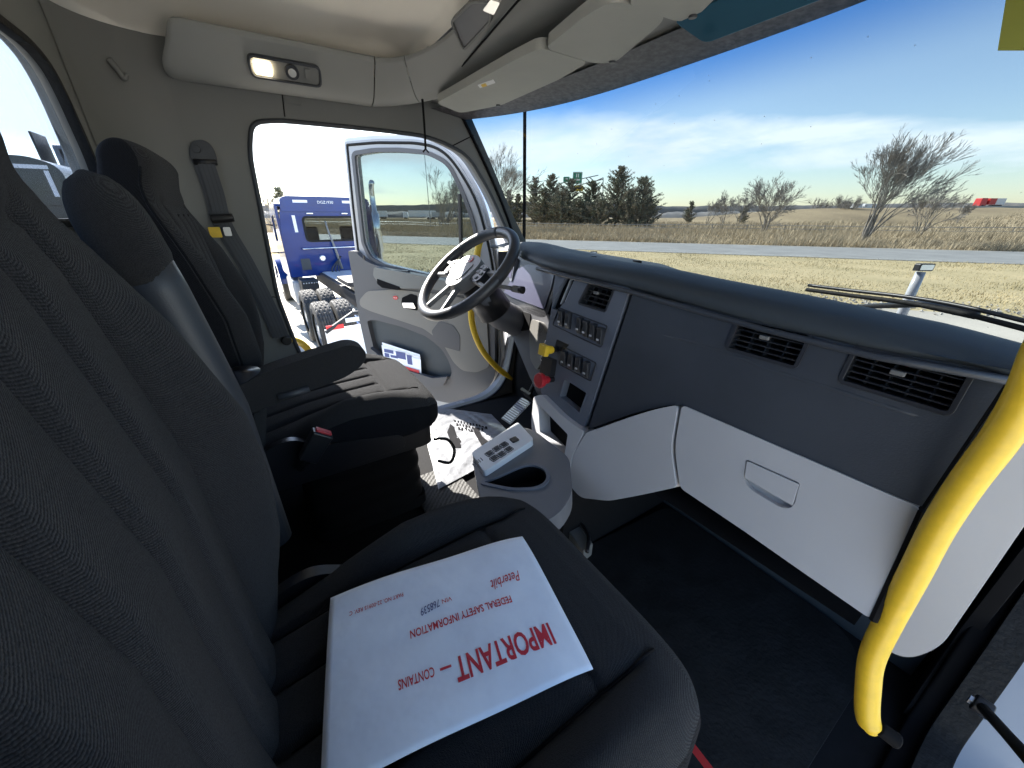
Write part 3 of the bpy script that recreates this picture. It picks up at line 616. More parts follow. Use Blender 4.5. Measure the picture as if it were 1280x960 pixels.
# cluster: hood interior, bezel, screen
CL = Fr((-1.28, .90, -.25), V((1, -.05, 0)), V((0, .28, 1)))
g = G(); g.plate(CL, rnd([(-.24, .10), (-.15, .12), (.12, .12), (.185, .105), (.17, -.11), (.13, -.125), (-.24, -.12)], .02, 5), -.03, 0); g.out('cluster_bezel', 'cluster_black', dash, bevel=.004)
scr = rnd(CL.pl([(648, 337), (660, 331), (696, 334), (690, 360), (681, 386), (640, 372), (630, 366)]), .008, 4)
g = G(); g.plate(CL, scr, .0, .004); g.out('cluster_screen', 'screen', dash, bevel=.001)
g = G()
def brow(u, v):
    x = -1.52+.50*u; s_ = max(0, sin(pi*min(u, .5)))**.5; y = .735+yo(x)+.16*v; z = -.20+.068*s_ - .01*v - .02*(y-.8) - .02*sm((u-.6)/.4)
    return (x, y, z)
g.grid(brow, 30, 5); g.out('cluster_hood', 'tan_plastic', dash, smooth=True)
g = G(); g.plate(CL, rnd(CL.pl([(628, 378), (680, 388), (694, 400), (684, 470), (664, 476), (640, 420)]), .02, 5), -.04, .0); g.out('lower_bezel', 'door_grey', dash, bevel=.006)
g = G(); g.plate(CL, rnd(CL.pl([(640, 386), (664, 392), (662, 412), (652, 414), (642, 400)]), .012, 4), -.01, .004); g.out('panel_recess', 'black_matte', dash, bevel=.002)
g = G(); g.box((-1.45, 1.2, -.32), (.7, .3, .28)); g.out('dash_core', 'black_matte', dash)
# light cover and key cylinder left of the stack
p = CL(.24, -.235, .03); g = G(); g.plate(CL, rnd(CL.pl([(664, 398), (676, 402), (684, 418), (678, 450), (670, 462), (662, 448), (661, 415)], .02), .014, 4), -.05, .02); g.out('column_cover', 'tan_plastic', dash, bevel=.008, seg=3)
g = G(); q = CL(*CL.px(681, 415), .0); g.tube([q-CL.N*.03, q+CL.N*.02], [.014, .012], 16); g.out('ignition_lock', 'steel', dash, bevel=.002)
KP = PP
kt = thing('keys', 'bunch of keys on a black and silver ring hanging from the ignition', 'keys', q+CL.N*.03)
g = G(); g.tube([q+CL.N*.015+V((.014*cos(t), 0, -.014+.014*sin(t))) for t in [2*pi*k/14 for k in range(15)]], .0015, 6, cap=False); g.out('key_ring', 'chrome', kt)
for i, (x, y, m, r_) in enumerate(((683, 428, 'chrome', .010), (681, 436, 'black_plastic', .013), (678, 446, 'chrome', .009), (679, 455, 'black_plastic', .014), (675, 466, 'red_plastic', .008))):
    c = CL(*CL.px(x, y, .05), .05); g = G(); g.box(c, (r_*1.6, .007, r_*2.2), X=V((1, .2, .15*(-1)**i)).normalized()); g.out('key' if m == 'chrome' else 'key_fob', m, kt, bevel=.003)

# ================================================================ STEERING WHEEL
tilt, yaw = .877, .027
nn = V((sin(yaw), -cos(yaw)*cos(tilt), sin(tilt))).normalized()
sc0 = V((-1.325, .632, -.201)); sa = V((nn.y, -nn.x, 0)).normalized(); sb = nn.cross(sa)   # sa: across, sb: up the wheel
if sa.x < 0: sa = -sa
sb = nn.cross(sa); 
if sb.z < 0: sb = -sb
SW = Fr(sc0, sa, sb)
if SW.N.dot(nn) < 0: SWn = -1
else: SWn = 1
sw = thing('steering_wheel', 'black leather steering wheel with light grey hub in front of the driver seat', 'steering wheel', sc0)
RR = .215
g = G(); g.tube([SW(RR*cos(2*pi*k/72), RR*sin(2*pi*k/72), 0) for k in range(73)], .0205, 16, cap=False, sx=1.0, up=nn); g.out('rim', 'leather_rim', sw, smooth=True)
# grey upper grip
g = G(); g.tube([SW(RR*cos(a), RR*sin(a), 0) for a in [R(95)+R(55)*k/16 for k in range(17)]], .0211, 16, up=nn); g.out('grip_insert', 'grey_vinyl', sw, smooth=True)
hub = rnd([(-.075, .055), (0, .075), (.075, .055), (.078, -.01), (.045, -.075), (0, -.09), (-.045, -.075), (-.078, -.01)], .03, 5)
g = G(); g.plate(SW, hub, -.03*SWn, .020*SWn); g.out('hub', 'silver_plastic', sw, bevel=.013, seg=4)
g = G(); g.plate(SW, rnd([(-.05, .03), (.05, .03), (.04, -.05), (0, -.062), (-.04, -.05)], .02, 5), .020*SWn, .0235*SWn); g.out('horn_pad', 'silver_plastic', sw, bevel=.003)
g = G(); disc(SW, 0, .045, .014, .0205*SWn, .0235*SWn, 24); bd = g.out('badge', 'badge_red', sw, bevel=.001)
g = G(); disc(SW, 0, .045, .009, .0236*SWn, .0242*SWn, 20); g.out('badge_centre', 'silver_plastic', bd)
def spoke(a0, a1, r0, wd, m='silver_plastic'):
    g = G(); A = V((r0*cos(a0), r0*sin(a0))); B = V(((RR-.005)*cos(a1), (RR-.005)*sin(a1))); d = (B-A).normalized(); n_ = V((-d.y, d.x))
    o = [A+n_*wd, A-n_*wd, B-n_*wd*.7, B+n_*wd*.7]; g.plate(SW, [tuple(q) for q in o], -.012*SWn, .006*SWn); return g.out('spoke', m, sw, bevel=.004)
spoke(R(12), R(8), .06, .010); spoke(R(-18), R(-12), .06, .009); spoke(R(168), R(172), .06, .010); spoke(R(198), R(192), .06, .009)
spoke(R(-68), R(-72), .07, .009); spoke(R(-112), R(-108), .07, .009)
for s in (-1, 1):
    pad = rnd([(s*.082, .045), (s*.135, .035), (s*.142, -.02), (s*.128, -.038), (s*.084, -.02)], .012, 4)
    g = G(); g.plate(SW, pad, -.014*SWn, .012*SWn); p_ = g.out('button_pad', 'vent_black', sw, bevel=.004)
    for (a, b) in ((.098, .028), (.120, .024), (.098, .006), (.120, .002), (.111, -.018)):
        g = G(); g.plate(SW, rect(s*a, b, .017, .013, .003), .011*SWn, .016*SWn); g.out('button', 'silver_plastic', p_, bevel=.0015)
# column and stalk
g_col = thing('steering_column', 'grey and black steering column shroud with a short stalk', 'steering column', sc0-nn*.3)
cd = [sc0-nn*.03, sc0-nn*.08, sc0-nn*.16+V((0, .02, -.04)), V((-1.36, .98, -.55)), V((-1.36, 1.05, -.70))]
g = G(); g.tube(cd[:3], [.055, .07, .075], 18, up=V((1, 0, 0))); g.out('column_head', 'black_plastic', g_col, smooth=True)
g = G(); g.tube(spline([cd[1]+V((0, 0, -.02)), cd[2], V((-1.33, .90, -.46)), V((-1.33, .99, -.64)), V((-1.33, 1.06, -.80))], 5), [.070]*6+[.078]*15, 20, up=V((1, 0, 0)), sx=.8); g.out('column_shroud', 'door_grey', g_col, smooth=True)
s0 = sc0-nn*.05; sE = at(655, 362, y=.70); sE = at(655, 363, x=-1.13)
dS = (sE-s0).normalized()
g = G(); g.tube([s0+dS*.06, sE-dS*.045], [.007, .008], 12); g.tube([sE-dS*.05, sE-dS*.04, sE-dS*.003, sE], [.011, .013, .013, .011], 14); g.out('stalk', 'silver_plastic', g_col, smooth=True)
g = G(); g.tube([sE-dS*.02, sE-dS*.002, sE+dS*.001], [.0135, .0138, .010], 14); g.out('stalk_end', 'black_plastic', g_col, smooth=True)
# small display on the left pillar end of the dash
p = at(648, 322, y=.93); fr = Fr(at(640, 336, y=.92), V((1, -.3, 0)), V((0, .2, 1)))
g = G(); g.plate(fr, rect(0, 0, .085, .10, .01), -.01, .006); g.out('gauge_panel', 'dash_mid', dash, bevel=.003); g = G(); g.plate(fr, rect(0, 0, .065, .075, .006), .006, .008); g.out('gauge_screen', 'screen', dash)

# ================================================================ GRAB HANDLES
def handle(pts, rad, label, flat=1.0):
    pts = spline(pts, 8); n = len(pts); rr = [rad*min(1, .55+.45*sm(min(i, n-1-i)/4)) for i in range(n)]
    g = G(); g.tube(pts, rr, 16, sx=flat)
    t = thing('grab_handle', label, 'grab handle', pts[-1]-V((0, 0, .0)), 'yellow grab handles by the doors')
    g.out('bar', 'yellow', t, smooth=True); return t
HY = .66
hp = [at(x, y, y=HY) for x, y in [(1330, 395), (1305, 440), (1282, 495), (1250, 548), (1208, 604), (1172, 660), (1142, 718), (1110, 778), (1090, 822), (1085, 860), (1084, 892), (1089, 914)]]
t = handle(hp, .0158, 'thick yellow grab handle at the right edge beside the glovebox')
g = G(); g.tube([hp[-1]+V((.004, .006, .012)), hp[-1]+V((.028, .014, .006))], [.011, .012], 14); g.out('mount', 'black_matte', t, bevel=.003)
hd = [at(609, 288, x=-1.78), at(599, 305, x=-1.78), at(593, 345, x=-1.78), at(589, 385, x=-1.78), at(592, 412, x=-1.78), at(603, 438, x=-1.78), at(620, 458, x=-1.77), at(640, 474, x=-1.76)]
handle(hd, .017, 'slim yellow grab handle on the pillar behind the steering wheel')
hb = [at(358, 425, x=-1.80), at(366, 425, x=-1.86), at(378, 430, x=-1.90), at(388, 442, x=-1.92), at(393, 462, x=-1.92)]
t = handle(hb, .015, 'short curved yellow grab handle outside the door opening behind the armrest')
g = G(); c = hb[0]; g.tube([c+V((.02, 0, 0)), c-V((.02, 0, 0))], .020, 12); g.out('mount', 'black_plastic', t, bevel=.004)

# ================================================================ OPEN DRIVER DOOR
TH = R(53); DU = V((-sin(TH), -cos(TH), 0)); DH = V((-1.885, 1.175, 0))
DD = Fr(DH, DU, (0, 0, 1))                  # normal: U x z
dn = 1 if DD.N.dot(V((1, -1, 0))) > 0 else -1
door = thing('driver_door', 'open white and grey driver door with a raised window and map pocket', 'door', DH+V((0, 0, -1.2)))
def D(pts): return [DD.px(x, y) for x, y in pts]
outer = D([(427, 172), (470, 168), (520, 168), (548, 173)]) + [(.30, .30), (.16, .10), (.10, -.1), (.06, -.3), (.04, -.9)] + D([(603, 512)]) + D([(575, 522), (545, 518), (510, 503), (488, 487), (474, 466), (462, 430), (447, 350), (436, 260)])
outer = rnd(outer, [.04, .05, .05, .1, .1, .1, .1, .1, .1, .12, .1, .1, .1, .1, .08, .08, .05, .05], 5)
glassp = rnd(D([(444, 194), (449, 240), (456, 303), (464, 321), (480, 330), (510, 337), (545, 345), (580, 352), (594, 350), (597, 310), (590, 275), (576, 238), (560, 206), (535, 193), (500, 190), (470, 190)]), [.02, .02, .02, .03, .02, .02, .02, .02, .03, .04, .05, .05, .05, .05, .03, .03], 5)
g = G(); g.plate(DD, outer, -.045*dn, -.012*dn, [glassp]); g.out('door_shell', 'white_paint', door, bevel=.010, seg=3)
g = G(); g.plate(DD, inset(outer, .022), -.012*dn, .004*dn, [inset(glassp, -.014)]); g.out('inner_flange', 'jamb_paint', door, bevel=.006, seg=2)
op = [DD(a, b, .004*dn) for a, b in inset(outer, .040)]
g = G(); g.tube(op+[op[0]], .0075, 8, cap=False); g.out('door_seal', 'rubber', door, smooth=True)
g = G(); g.plate(DD, inset(glassp, -.020), -.004*dn, .012*dn, [inset(glassp, .002)]); g.out('window_channel', 'door_grey', door, bevel=.005)
g = G(); g.plate(DD, inset(glassp, -.004), -.020*dn, -.016*dn); g.out('door_glass', 'side_glass', door)
a, b = DD.px(575, 262), DD.px(577, 320); g = G(); g.box(DD((a[0]+b[0])/2, (a[1]+b[1])/2, 0), (.02, .02, abs(a[1]-b[1])+.16), X=DD.X, Y=DD.N, Z=(DD.Y*(1)+DD.X*-.03).normalized()); g.out('quarter_bar', 'black_plastic', door, bevel=.003)
# inner panel
panel = D([(441, 313), (450, 313), (458, 322), (470, 329), (500, 338), (540, 347), (600, 361), (622, 372), (622, 470), (606, 492), (585, 503), (560, 500), (530, 492), (500, 480), (478, 466), (466, 450), (455, 400)])
panel = rnd(panel, [.015, .015, .03, .03, .02, .02, .02, .03, .05, .06, .06, .06, .05, .05, .05, .05, .03], 4)
pock = D([(464, 399), (474, 398), (506, 406), (537, 418), (556, 433), (566, 450), (569, 464), (562, 474), (548, 474), (515, 464), (490, 454), (473, 436)])
pock = rnd(pock, [.02, .03, .04, .04, .04, .04, .02, .03, .03, .03, .03, .03], 4)
g = G(); g.plate(DD, panel, .0*dn, .045*dn, [pock]); g.out('door_panel', 'door_grey', door, bevel=.012, seg=3)
g = G(); g.plate(DD, inset(pock, -.01), -.0*dn, .006*dn); g.out('pocket_back', 'dash_pad', door)
lip = rnd(D([(470, 430), (490, 447), (515, 458), (548, 468), (566, 466), (560, 478), (540, 479), (510, 471), (482, 458)]), .015, 3)
g = G(); g.plate(DD, lip, .045*dn, .075*dn); g.out('pocket_lip', 'door_grey', door, bevel=.012, seg=3)
tanp = D([(456, 373), (466, 362), (500, 360), (560, 366), (612, 376), (616, 455), (600, 462), (583, 460), (572, 450), (558, 425), (535, 408), (505, 398), (470, 387), (457, 381)])
g = G(); g.plate(DD, rnd(tanp, .03, 5), .045*dn, .055*dn); g.out('accent_panel', 'tan_plastic', door, bevel=.006, seg=3)
spk = rnd(D([(545, 411), (555, 398), (572, 404), (580, 416), (580, 436), (551, 428)]), .012, 3)
g = G(); g.plate(DD, spk, .055*dn, .058*dn); g.out('speaker_grille', 'door_grey', door, bevel=.001)
a, b = DD.px(494.5, 372, .056*dn); g = G(); el = [(a+.019*cos(t), b+.0125*sin(t)) for t in [2*pi*k/28 for k in range(28)]]
g.plate(DD, el, .055*dn, .060*dn); bd = g.out('badge', 'badge_red', door, bevel=.0015)
Dt = Fr(DD(a, b, .0606*dn), -DD.X if dn > 0 else DD.X, (0, 0, 1))
Dt = Fr(DD(a, b, .0606*dn), -DD.X, (0, 0, 1))
text('Peterbilt', .0085, Dt, 0, -.003, .0, 'sign_white', door, shear=.3, align='CENTER', name='badge_lettering')
g = G(); g.plate(DD, rnd(D([(509, 370), (520, 365), (528, 368), (528, 386), (512, 383), (508, 377)]), .01, 3), .045*dn, .0575*dn); hr = g.out('handle_recess', 'black_matte', door, bevel=.002)
g = G(); g.plate(DD, rnd(D([(510, 376), (524, 376), (527, 383), (512, 382)]), .006, 3), .055*dn, .068*dn); g.out('door_handle', 'chrome', door, bevel=.004)
# armrest ledge with its recess
led = D([(478, 332), (540, 343), (600, 356), (600, 368), (545, 358), (512, 358), (482, 350), (477, 342)])
g = G(); g.plate(DD, rnd(led, .012, 3), .03*dn, .085*dn); g.out('armrest_ledge', 'trim_grey', door, bevel=.010, seg=3)
g = G(); g.plate(DD, rnd(D([(482, 346), (510, 356), (508, 360), (488, 357), (482, 352)]), .006, 3), .06*dn, .087*dn); g.out('pull_recess', 'black_matte', door, bevel=.002)
a = DD(*DD.px(500, 341, .06*dn), .058*dn); g = G(); g.box(a+V((0, 0, .012)), (.14, .022, .012), X=DD.X, Y=DD.N, Z=DD.Y); g.out('window_switch', 'vent_black', door, bevel=.004)
a = DD(*DD.px(455, 322, .045*dn), .045*dn); g = G(); g.box(a, (.012, .006, .03), X=DD.X, Y=DD.N, Z=DD.Y); g.out('lock_pin', 'black_plastic', door, bevel=.002)
# papers in the pocket
pt = thing('papers', 'blue and white folded leaflets with red edges stuffed in the door pocket', 'papers', DD(*DD.px(500, 455), .03*dn))
PF = Fr(DD(*DD.px(482, 452, .035*dn), .035*dn), (DD(*DD.px(528, 462, .035*dn), .035*dn)-DD(*DD.px(482, 452, .035*dn), .035*dn)), V((0, 0, 1)))
L = (DD(*DD.px(528, 462), 0)-DD(*DD.px(482, 452), 0)).length
for k, (dx_, h_, m_, tl) in enumerate(((0, .012, 'red_plastic', 0), (.01, .10, 'paper', .03), (.0, .12, 'reflector_white', .05), (.005, .14, 'paper', .02))):
    g = G(); o_ = [(dx_, -.06), (dx_+L*.95, -.06), (dx_+L*(.95+tl), h_-.01-k*.004), (dx_-.0, h_+.012)]
    w_ = (.022-k*.004 if k else .026); g.plate(PF, o_, w_, w_+.003); o = g.out('leaflet', m_, pt, bevel=.0008, seg=1)
s_ = 1 if PF.N.dot(V((1, -1, 0))) > 0 else -1
for (x0, x1, y0, y1) in ((.02, .10, .085, .11), (.02, .06, .05, .08), (.07, .13, .055, .075), (.12, .20, .06, .11), (.21, .25, .03, .10)):
    g = G(); g.plate(PF, [(x0, y0), (x1, y0), (x1, y1), (x0, y1)], -.0065, -.0058) if s_ < 0 else g.plate(PF, [(x0, y0), (x1, y0), (x1, y1), (x0, y1)], .0212, .0218)
    g.out('printed_block', 'ink_blue', pt)

# ================================================================ OPEN PASSENGER DOOR (only its hinge side shows)
pd = thing('passenger_door', 'white passenger door edge swung open at the lower right corner', 'door', (XR+.2, 1.25, -1.2))
PD = Fr((XR+.14, 1.27, -.6), V((.93, .36, 0)), (0, 0, 1))
g = G(); g.plate(PD, rnd([(.0, -.66), (1.05, -.66), (1.1, .2), (.9, .8), (.3, .85), (0, .3)], .08, 6), -.02, .03); g.out('door_shell', 'white_paint', pd, bevel=.015, seg=3)
g = G(); g.plate(PD, rnd([(.10, -.55), (.95, -.55), (.98, .15), (.12, .25)], .08, 6), -.05, -.02); g.out('door_panel', 'door_grey', pd, bevel=.012)
b0 = at(1228, 884, x=.150); b1 = at(1310, 975, x=.165)
g = G(); g.tube([b0, b0.lerp(b1, .5), b1], [.009, .008, .009], 10); g.out('check_strap', 'black_matte', pd, smooth=True)
g = G(); g.tube([b0-V((.012, 0, 0)), b0+V((.012, 0, 0))], .016, 16); pv = g.out('strap_pivot', 'black_plastic', pd, bevel=.003)
g = G(); g.tube([b0-V((.017, 0, 0)), b0-V((.012, 0, 0))], .009, 6); g.out('pivot_bolt', 'steel', pv)

# ================================================================ SEATS
HWZ = ([-.68, -.5, -.3, -.12, -.03, .02, .06, .10, .14, .17], [.235, .262, .268, .264, .240, .205, .160, .142, .134, .12])
YCZ = ([-.68, -.53, -.25, -.08, 0, .04, .08, .13, .17], [-.12, -.127, -.127, -.148, -.160, -.160, -.150, -.150, -.165])
HBZ = ([-.68, -.56, -.45, -.35, -.24, -.12, -.02, .03], [.0, .045, .078, .088, .082, .055, .018, 0])
def seat_y(dx, z, hw):
    a = abs(dx); yc = interp(z, *YCZ); hb = interp(z, *HBZ)
    y = yc + hb*sm((a-.160)/.085)
    ch = sm((-.015-z)/.03)*sm((z+.70)/.06)
    for s in (0, .083): y -= .014*ch*math.exp(-((a-s)/.0078)**2)
    y -= .017*sm((.03-z)/.05)*math.exp(-((a-.165)/.009)**2)
    if a < .165: y += .005*ch*abs(sin(pi*a/.083))**.7
    y -= .007*math.exp(-((z-.0)/.006)**2)*sm((.165-a)/.01)
    return y
def make_seat(cx, dy, dz, top, label, head=None):
    HWZ_ = head or HWZ
    t = thing('truck_seat', label, 'seat', (cx, .1+dy, FLOOR+.0), 'fabric seats of the truck cab')
    # backrest
    NX, NZ = 170, 120
    zs = [-.68 + (top+.68)*(1-(1-k/(NZ-1))**1.0) for k in range(NZ)]
    zs = [z for z in zs if z < top-.045] + [top-.045*(1-sin(q*pi/2/12)) for q in range(0, 13)]
    vs = []; n = 0
    for z in zs:
        cap = 1.0 if z < top-.045 else max(.02, math.sqrt(max(0, 1-((z-(top-.045))/.0455)**2)))
        low = 1.0 if z > -.64 else .8+.2*(z+.68)/.04
        hw = interp(z, *HWZ_)*(1-.22*(1-cap))
        ring = []
        for k in range(NX):
            u = sin((2*k/(NX-1)-1)*pi/2); ring.append((u, 1))
        for k in range(1, 39): u = cos(k*pi/39); ring.append((u, -1))
        yc = interp(z, *YCZ); yb = yc-.105
        for u, sd in ring:
            s = (1-abs(u)**5)**(1/4.0) if abs(u) < 1 else 0
            x = hw*u; ym = yb+.045
            y = ym + (seat_y(x, z, hw)-ym)*s*(cap if cap < 1 else 1)*low if sd > 0 else ym-(ym-yb)*s*cap
            vs.append((cx+x, y+dy, z+dz))
        n = len(ring)
    m = len(zs); fs = []
    for j in range(m-1):
        for i in range(n): a = j*n+i; b = j*n+(i+1) % n; fs.append((a, b, b+n, a+n))
    fs.append(tuple((m-1)*n+i for i in range(n))); fs.append(tuple(range(n-1, -1, -1)))
    o = mesh('backrest', vs, fs, ['fabric', 'fabric_side'], t, smooth=True)
    for p in o.data.polygons:
        i = p.vertices[0] % n
        if i < 9 or i > NX-10: p.material_index = 1
    # piping along the side seams
    for s in (-1, 1):
        pts = []
        for z in zs[3:-14:2]:
            hw = interp(z, *HWZ_); u = .985; x = hw*u; sq = (1-u**5)**.25; yb = interp(z, *YCZ)-.105; ym = yb+.045
            pts.append((cx+s*x, ym+(seat_y(x, z, hw)-ym)*sq+dy+.001, z+dz))
        g = G(); g.tube(pts, .0028, 6); g.out('piping', 'fabric_side', t, smooth=True)
    for dx in (-.166, -.083, 0, .083, .166):     # sewn seam lines down the back
        pts = []
        for z in np.linspace(-.655, -.02 if abs(dx) < .1 else -.005, 60):
            hw = interp(z, *HWZ_); u = dx/hw; sq = (1-abs(u)**5)**.25; ym = interp(z, *YCZ)-.06
            pts.append((cx+dx, ym+(seat_y(dx, z, hw)-ym)*sq+dy+.0016, z+dz))
        g = G(); g.tube(pts, .0026, 6); g.out('seam', 'black_matte', t, smooth=True)
    # cushion
    ZB = ([-.13, 0, .1, .25, .33, .37, .40, .42], [-.60, -.578, -.568, -.562, -.568, -.580, -.600, -.620])
    HB = ([-.12, -.03, .04, .11, .2, .27, .36, .40], [.0, .012, .034, .052, .045, .028, .0, .0])
    HW = ([-.13, .0, .2, .3, .36, .40, .42], [.245, .262, .272, .268, .250, .215, .17])
    def ctop(dx, y):
        a = abs(dx); z = interp(y, *ZB)+interp(y, *HB)*sm((a-.155)/.075)
        ch = sm((.24-y)/.02)
        for s in (0, .083): z -= .011*ch*math.exp(-((a-s)/.0065)**2)
        z -= .013*math.exp(-((a-.168)/.008)**2)*sm((.34-y)/.05)
        if a < .165: z += .006*ch*abs(sin(pi*a/.083))**.7; z -= .008*math.exp(-((y-.245)/.006)**2)
        return z
    for dx in (-.168, -.083, 0, .083, .168):     # sewn seam lines along the cushion
        pts = []
        for y in np.linspace(-.11, .235 if abs(dx) < .1 else .35, 50):
            hw = interp(y, *HW); u = dx/hw; sq = (1-abs(u)**5)**(1/3.5); pts.append((cx+dx, y+dy, -.665+(ctop(dx, y)+.665)*sq+dz+.0012))
        g = G(); g.tube(pts, .0024, 6); g.out('seam', 'black_matte', t, smooth=True)
    ys = list(np.linspace(-.13, .37, 90)) + [.37+.05*sin(q*pi/2/14) for q in range(1, 15)]
    vs = []; NX = 150
    for y in ys:
        e = 1.0 if y < .37 else math.sqrt(max(0, 1-((y-.37)/.0502)**2))
        hw = interp(y, *HW)*(1-.10*(1-e)); zb = -.72; zm = -.665
        ring = [(sin((2*k/(NX-1)-1)*pi/2), 1) for k in range(NX)] + [(cos(k*pi/30), -1) for k in range(1, 30)]
        for u, sd in ring:
            s = (1-abs(u)**5)**(1/3.5) if abs(u) < 1 else 0; x = hw*u
            z = zm+(ctop(x, y)-zm)*s*max(.05, e) if sd > 0 else zm-(zm-zb)*s*max(.05, e)
            vs.append((cx+x, y+dy, z+dz))
    n = len(ring); m = len(ys); fs = []
    for j in range(m-1):
        for i in range(n): a = j*n+i; b = j*n+(i+1) % n; fs.append((a, b, b+n, a+n))
    fs.append(tuple((m-1)*n+i for i in range(n))); fs.append(tuple(range(n-1, -1, -1)))
    o = mesh('cushion', vs, fs, ['fabric', 'fabric_side'], t, smooth=True)
    for p in o.data.polygons:
        i = p.vertices[0] % n
        if i < 11 or i > NX-12: p.material_index = 1
    # plinth with bellows
    g = G()
    def bel(u, v):
        q = u*2*pi; r_ = 1+.012*sin(v*5*pi*2); x = math.copysign(abs(cos(q))**.35, cos(q))*.205*r_; y = math.copysign(abs(sin(q))**.35, sin(q))*.20*r_
        return (cx+x, .13+dy+y, FLOOR+.04+v*(.70-.06-.33+dz+.02)*1.0)
    g.grid(bel, 60, 44, closeu=True); g.out('bellows', 'black_matte', t, smooth=True)
    g = G(); g.plate(Fr((cx, .12+dy, -.745+dz), (1, 0, 0), (0, 1, 0)), rect(0, 0, .47, .50, .05, 6), -.03, .035); g.out('seat_pan', 'black_plastic', t, bevel=.012, seg=3)
    g = G(); g.plate(Fr((cx, .13+dy, FLOOR+.0), (1, 0, 0), (0, 1, 0)), rect(0, 0, .40, .40, .04, 5), .0, .05); g.out('seat_base', 'black_matte', t, bevel=.008)
    for s in (-1, 1):
        g = G(); g.plate(Fr((cx+s*.262, .0+dy, -.68+dz), (0, 1, 0), (0, 0, 1)), rnd([(-.14, -.07), (.26, -.05), (.25, .0), (.02, .04), (-.06, .09), (-.13, .07)], .03, 5), -.012, .012); g.out('hinge_cover', 'black_plastic', t, bevel=.008, seg=3)
    return t
ps = make_seat(-.335, 0, 0, .235, 'charcoal ribbed fabric passenger seat in the foreground with the envelope on it', head=([-.68, -.5, -.3, -.12, -.03, .02, .06, .10, .14, .17], [.235, .262, .268, .266, .262, .254, .236, .20, .165, .14]))
ds = make_seat(-1.345, .0, .02, .125, 'charcoal fabric driver seat behind the steering wheel, its cushion half in sun', head=([-.68, -.5, -.3, -.12, -.03, .02, .06, .10, .14, .17], [.235, .262, .268, .258, .235, .205, .182, .172, .165, .15]))
# folded-up armrest on the inner side of the passenger seat
def lean(z): return interp(z, [-.6, -.3, -.12, .05], [-.115, -.115, -.135, -.165])
g = G(); S_ = []
for z in [-.60, -.45, -.30, -.20, -.10, -.06]: S_.append((-.725, lean(z), z))
g.tube(S_, [.031]*6, 20, up=(1, 0, 0), sx=1.05); g.out('armrest_bracket', 'grey_vinyl', ps, smooth=True)
g = G(); S_ = []; r_ = []
for k in range(15):
    z = -.085+.135*k/14; S_.append((-.725, lean(z)-.004, z)); e = math.sqrt(max(.0, 1-max(0, (k-6)/8)**2.4)); e2 = min(1, .80+.2*k/3); r_.append(.039*max(e, .08)*e2)
g.tube(S_, r_, 24, up=(1, 0, 0), sx=1.0); g.out('folded_armrest', 'fabric', ps, smooth=True)
# lowered armrest of the driver seat
AX = -1.01
AF = Fr((AX, 0, 0), (0, 1, 0), (0, 0, 1))
arm = rnd(AF.pl([(255, 500), (330, 460), (390, 440), (436, 426), (455, 433), (453, 449), (432, 466), (395, 479), (330, 505), (280, 520)]), [.02, .03, .03, .025, .02, .02, .03, .03, .03, .02], 5)
g = G(); g.plate(AF, arm, -.028, .032); g.out('armrest', 'fabric', ds, bevel=.020, seg=5)
g = G(); a, b = at(348, 497, x=AX+.035), at(387, 486, x=AX+.035); g.tube([a, b], .009, 8); g.out('armrest_lever', 'grey_vinyl', ds, smooth=True)
g = G(); g.tube([V((AX, -.12, -.43)), V((AX, -.10, -.33))], .03, 14); g.out('armrest_pivot', 'black_plastic', ds, smooth=True)
g = G(); g.tube(spline([(-1.2, .395, -.80), (-1.17, .44, -.80), (-1.13, .45, -.83), (-1.13, .43, -.88), (-1.17, .395, -.885)], 5), .006, 8); g.out('slide_lever', 'black_plastic', ds, smooth=True)
# buckle
bt = thing('belt_buckle', 'black seat belt buckle with a red release button between the seats', 'seat belt buckle', (-.99, -.03, -.6))
bp = [V((-1.02, -.05, -.64)), at(384, 575, x=-1.0), at(404, 540, x=-1.0)]
ax_ = (bp[2]-bp[1]).normalized()
g = G(); g.tube([bp[0], bp[1]], .012, 8); g.out('stalk', 'black_matte', bt)
g = G(); c = (bp[1]+bp[2])/2; L = (bp[2]-bp[1]).length; g.box(c, (.030, .048, L), X=(1, 0, 0), Y=ax_.cross(V((1, 0, 0))), Z=ax_, taper=1.15); g.out('buckle_body', 'black_plastic', bt, bevel=.006, seg=3)
g = G(); g.box(bp[2]+ax_*.001, (.022, .042, .01), X=(1, 0, 0), Y=ax_.cross(V((1, 0, 0))), Z=ax_); g.out('release_button', 'red_plastic', bt, bevel=.003)

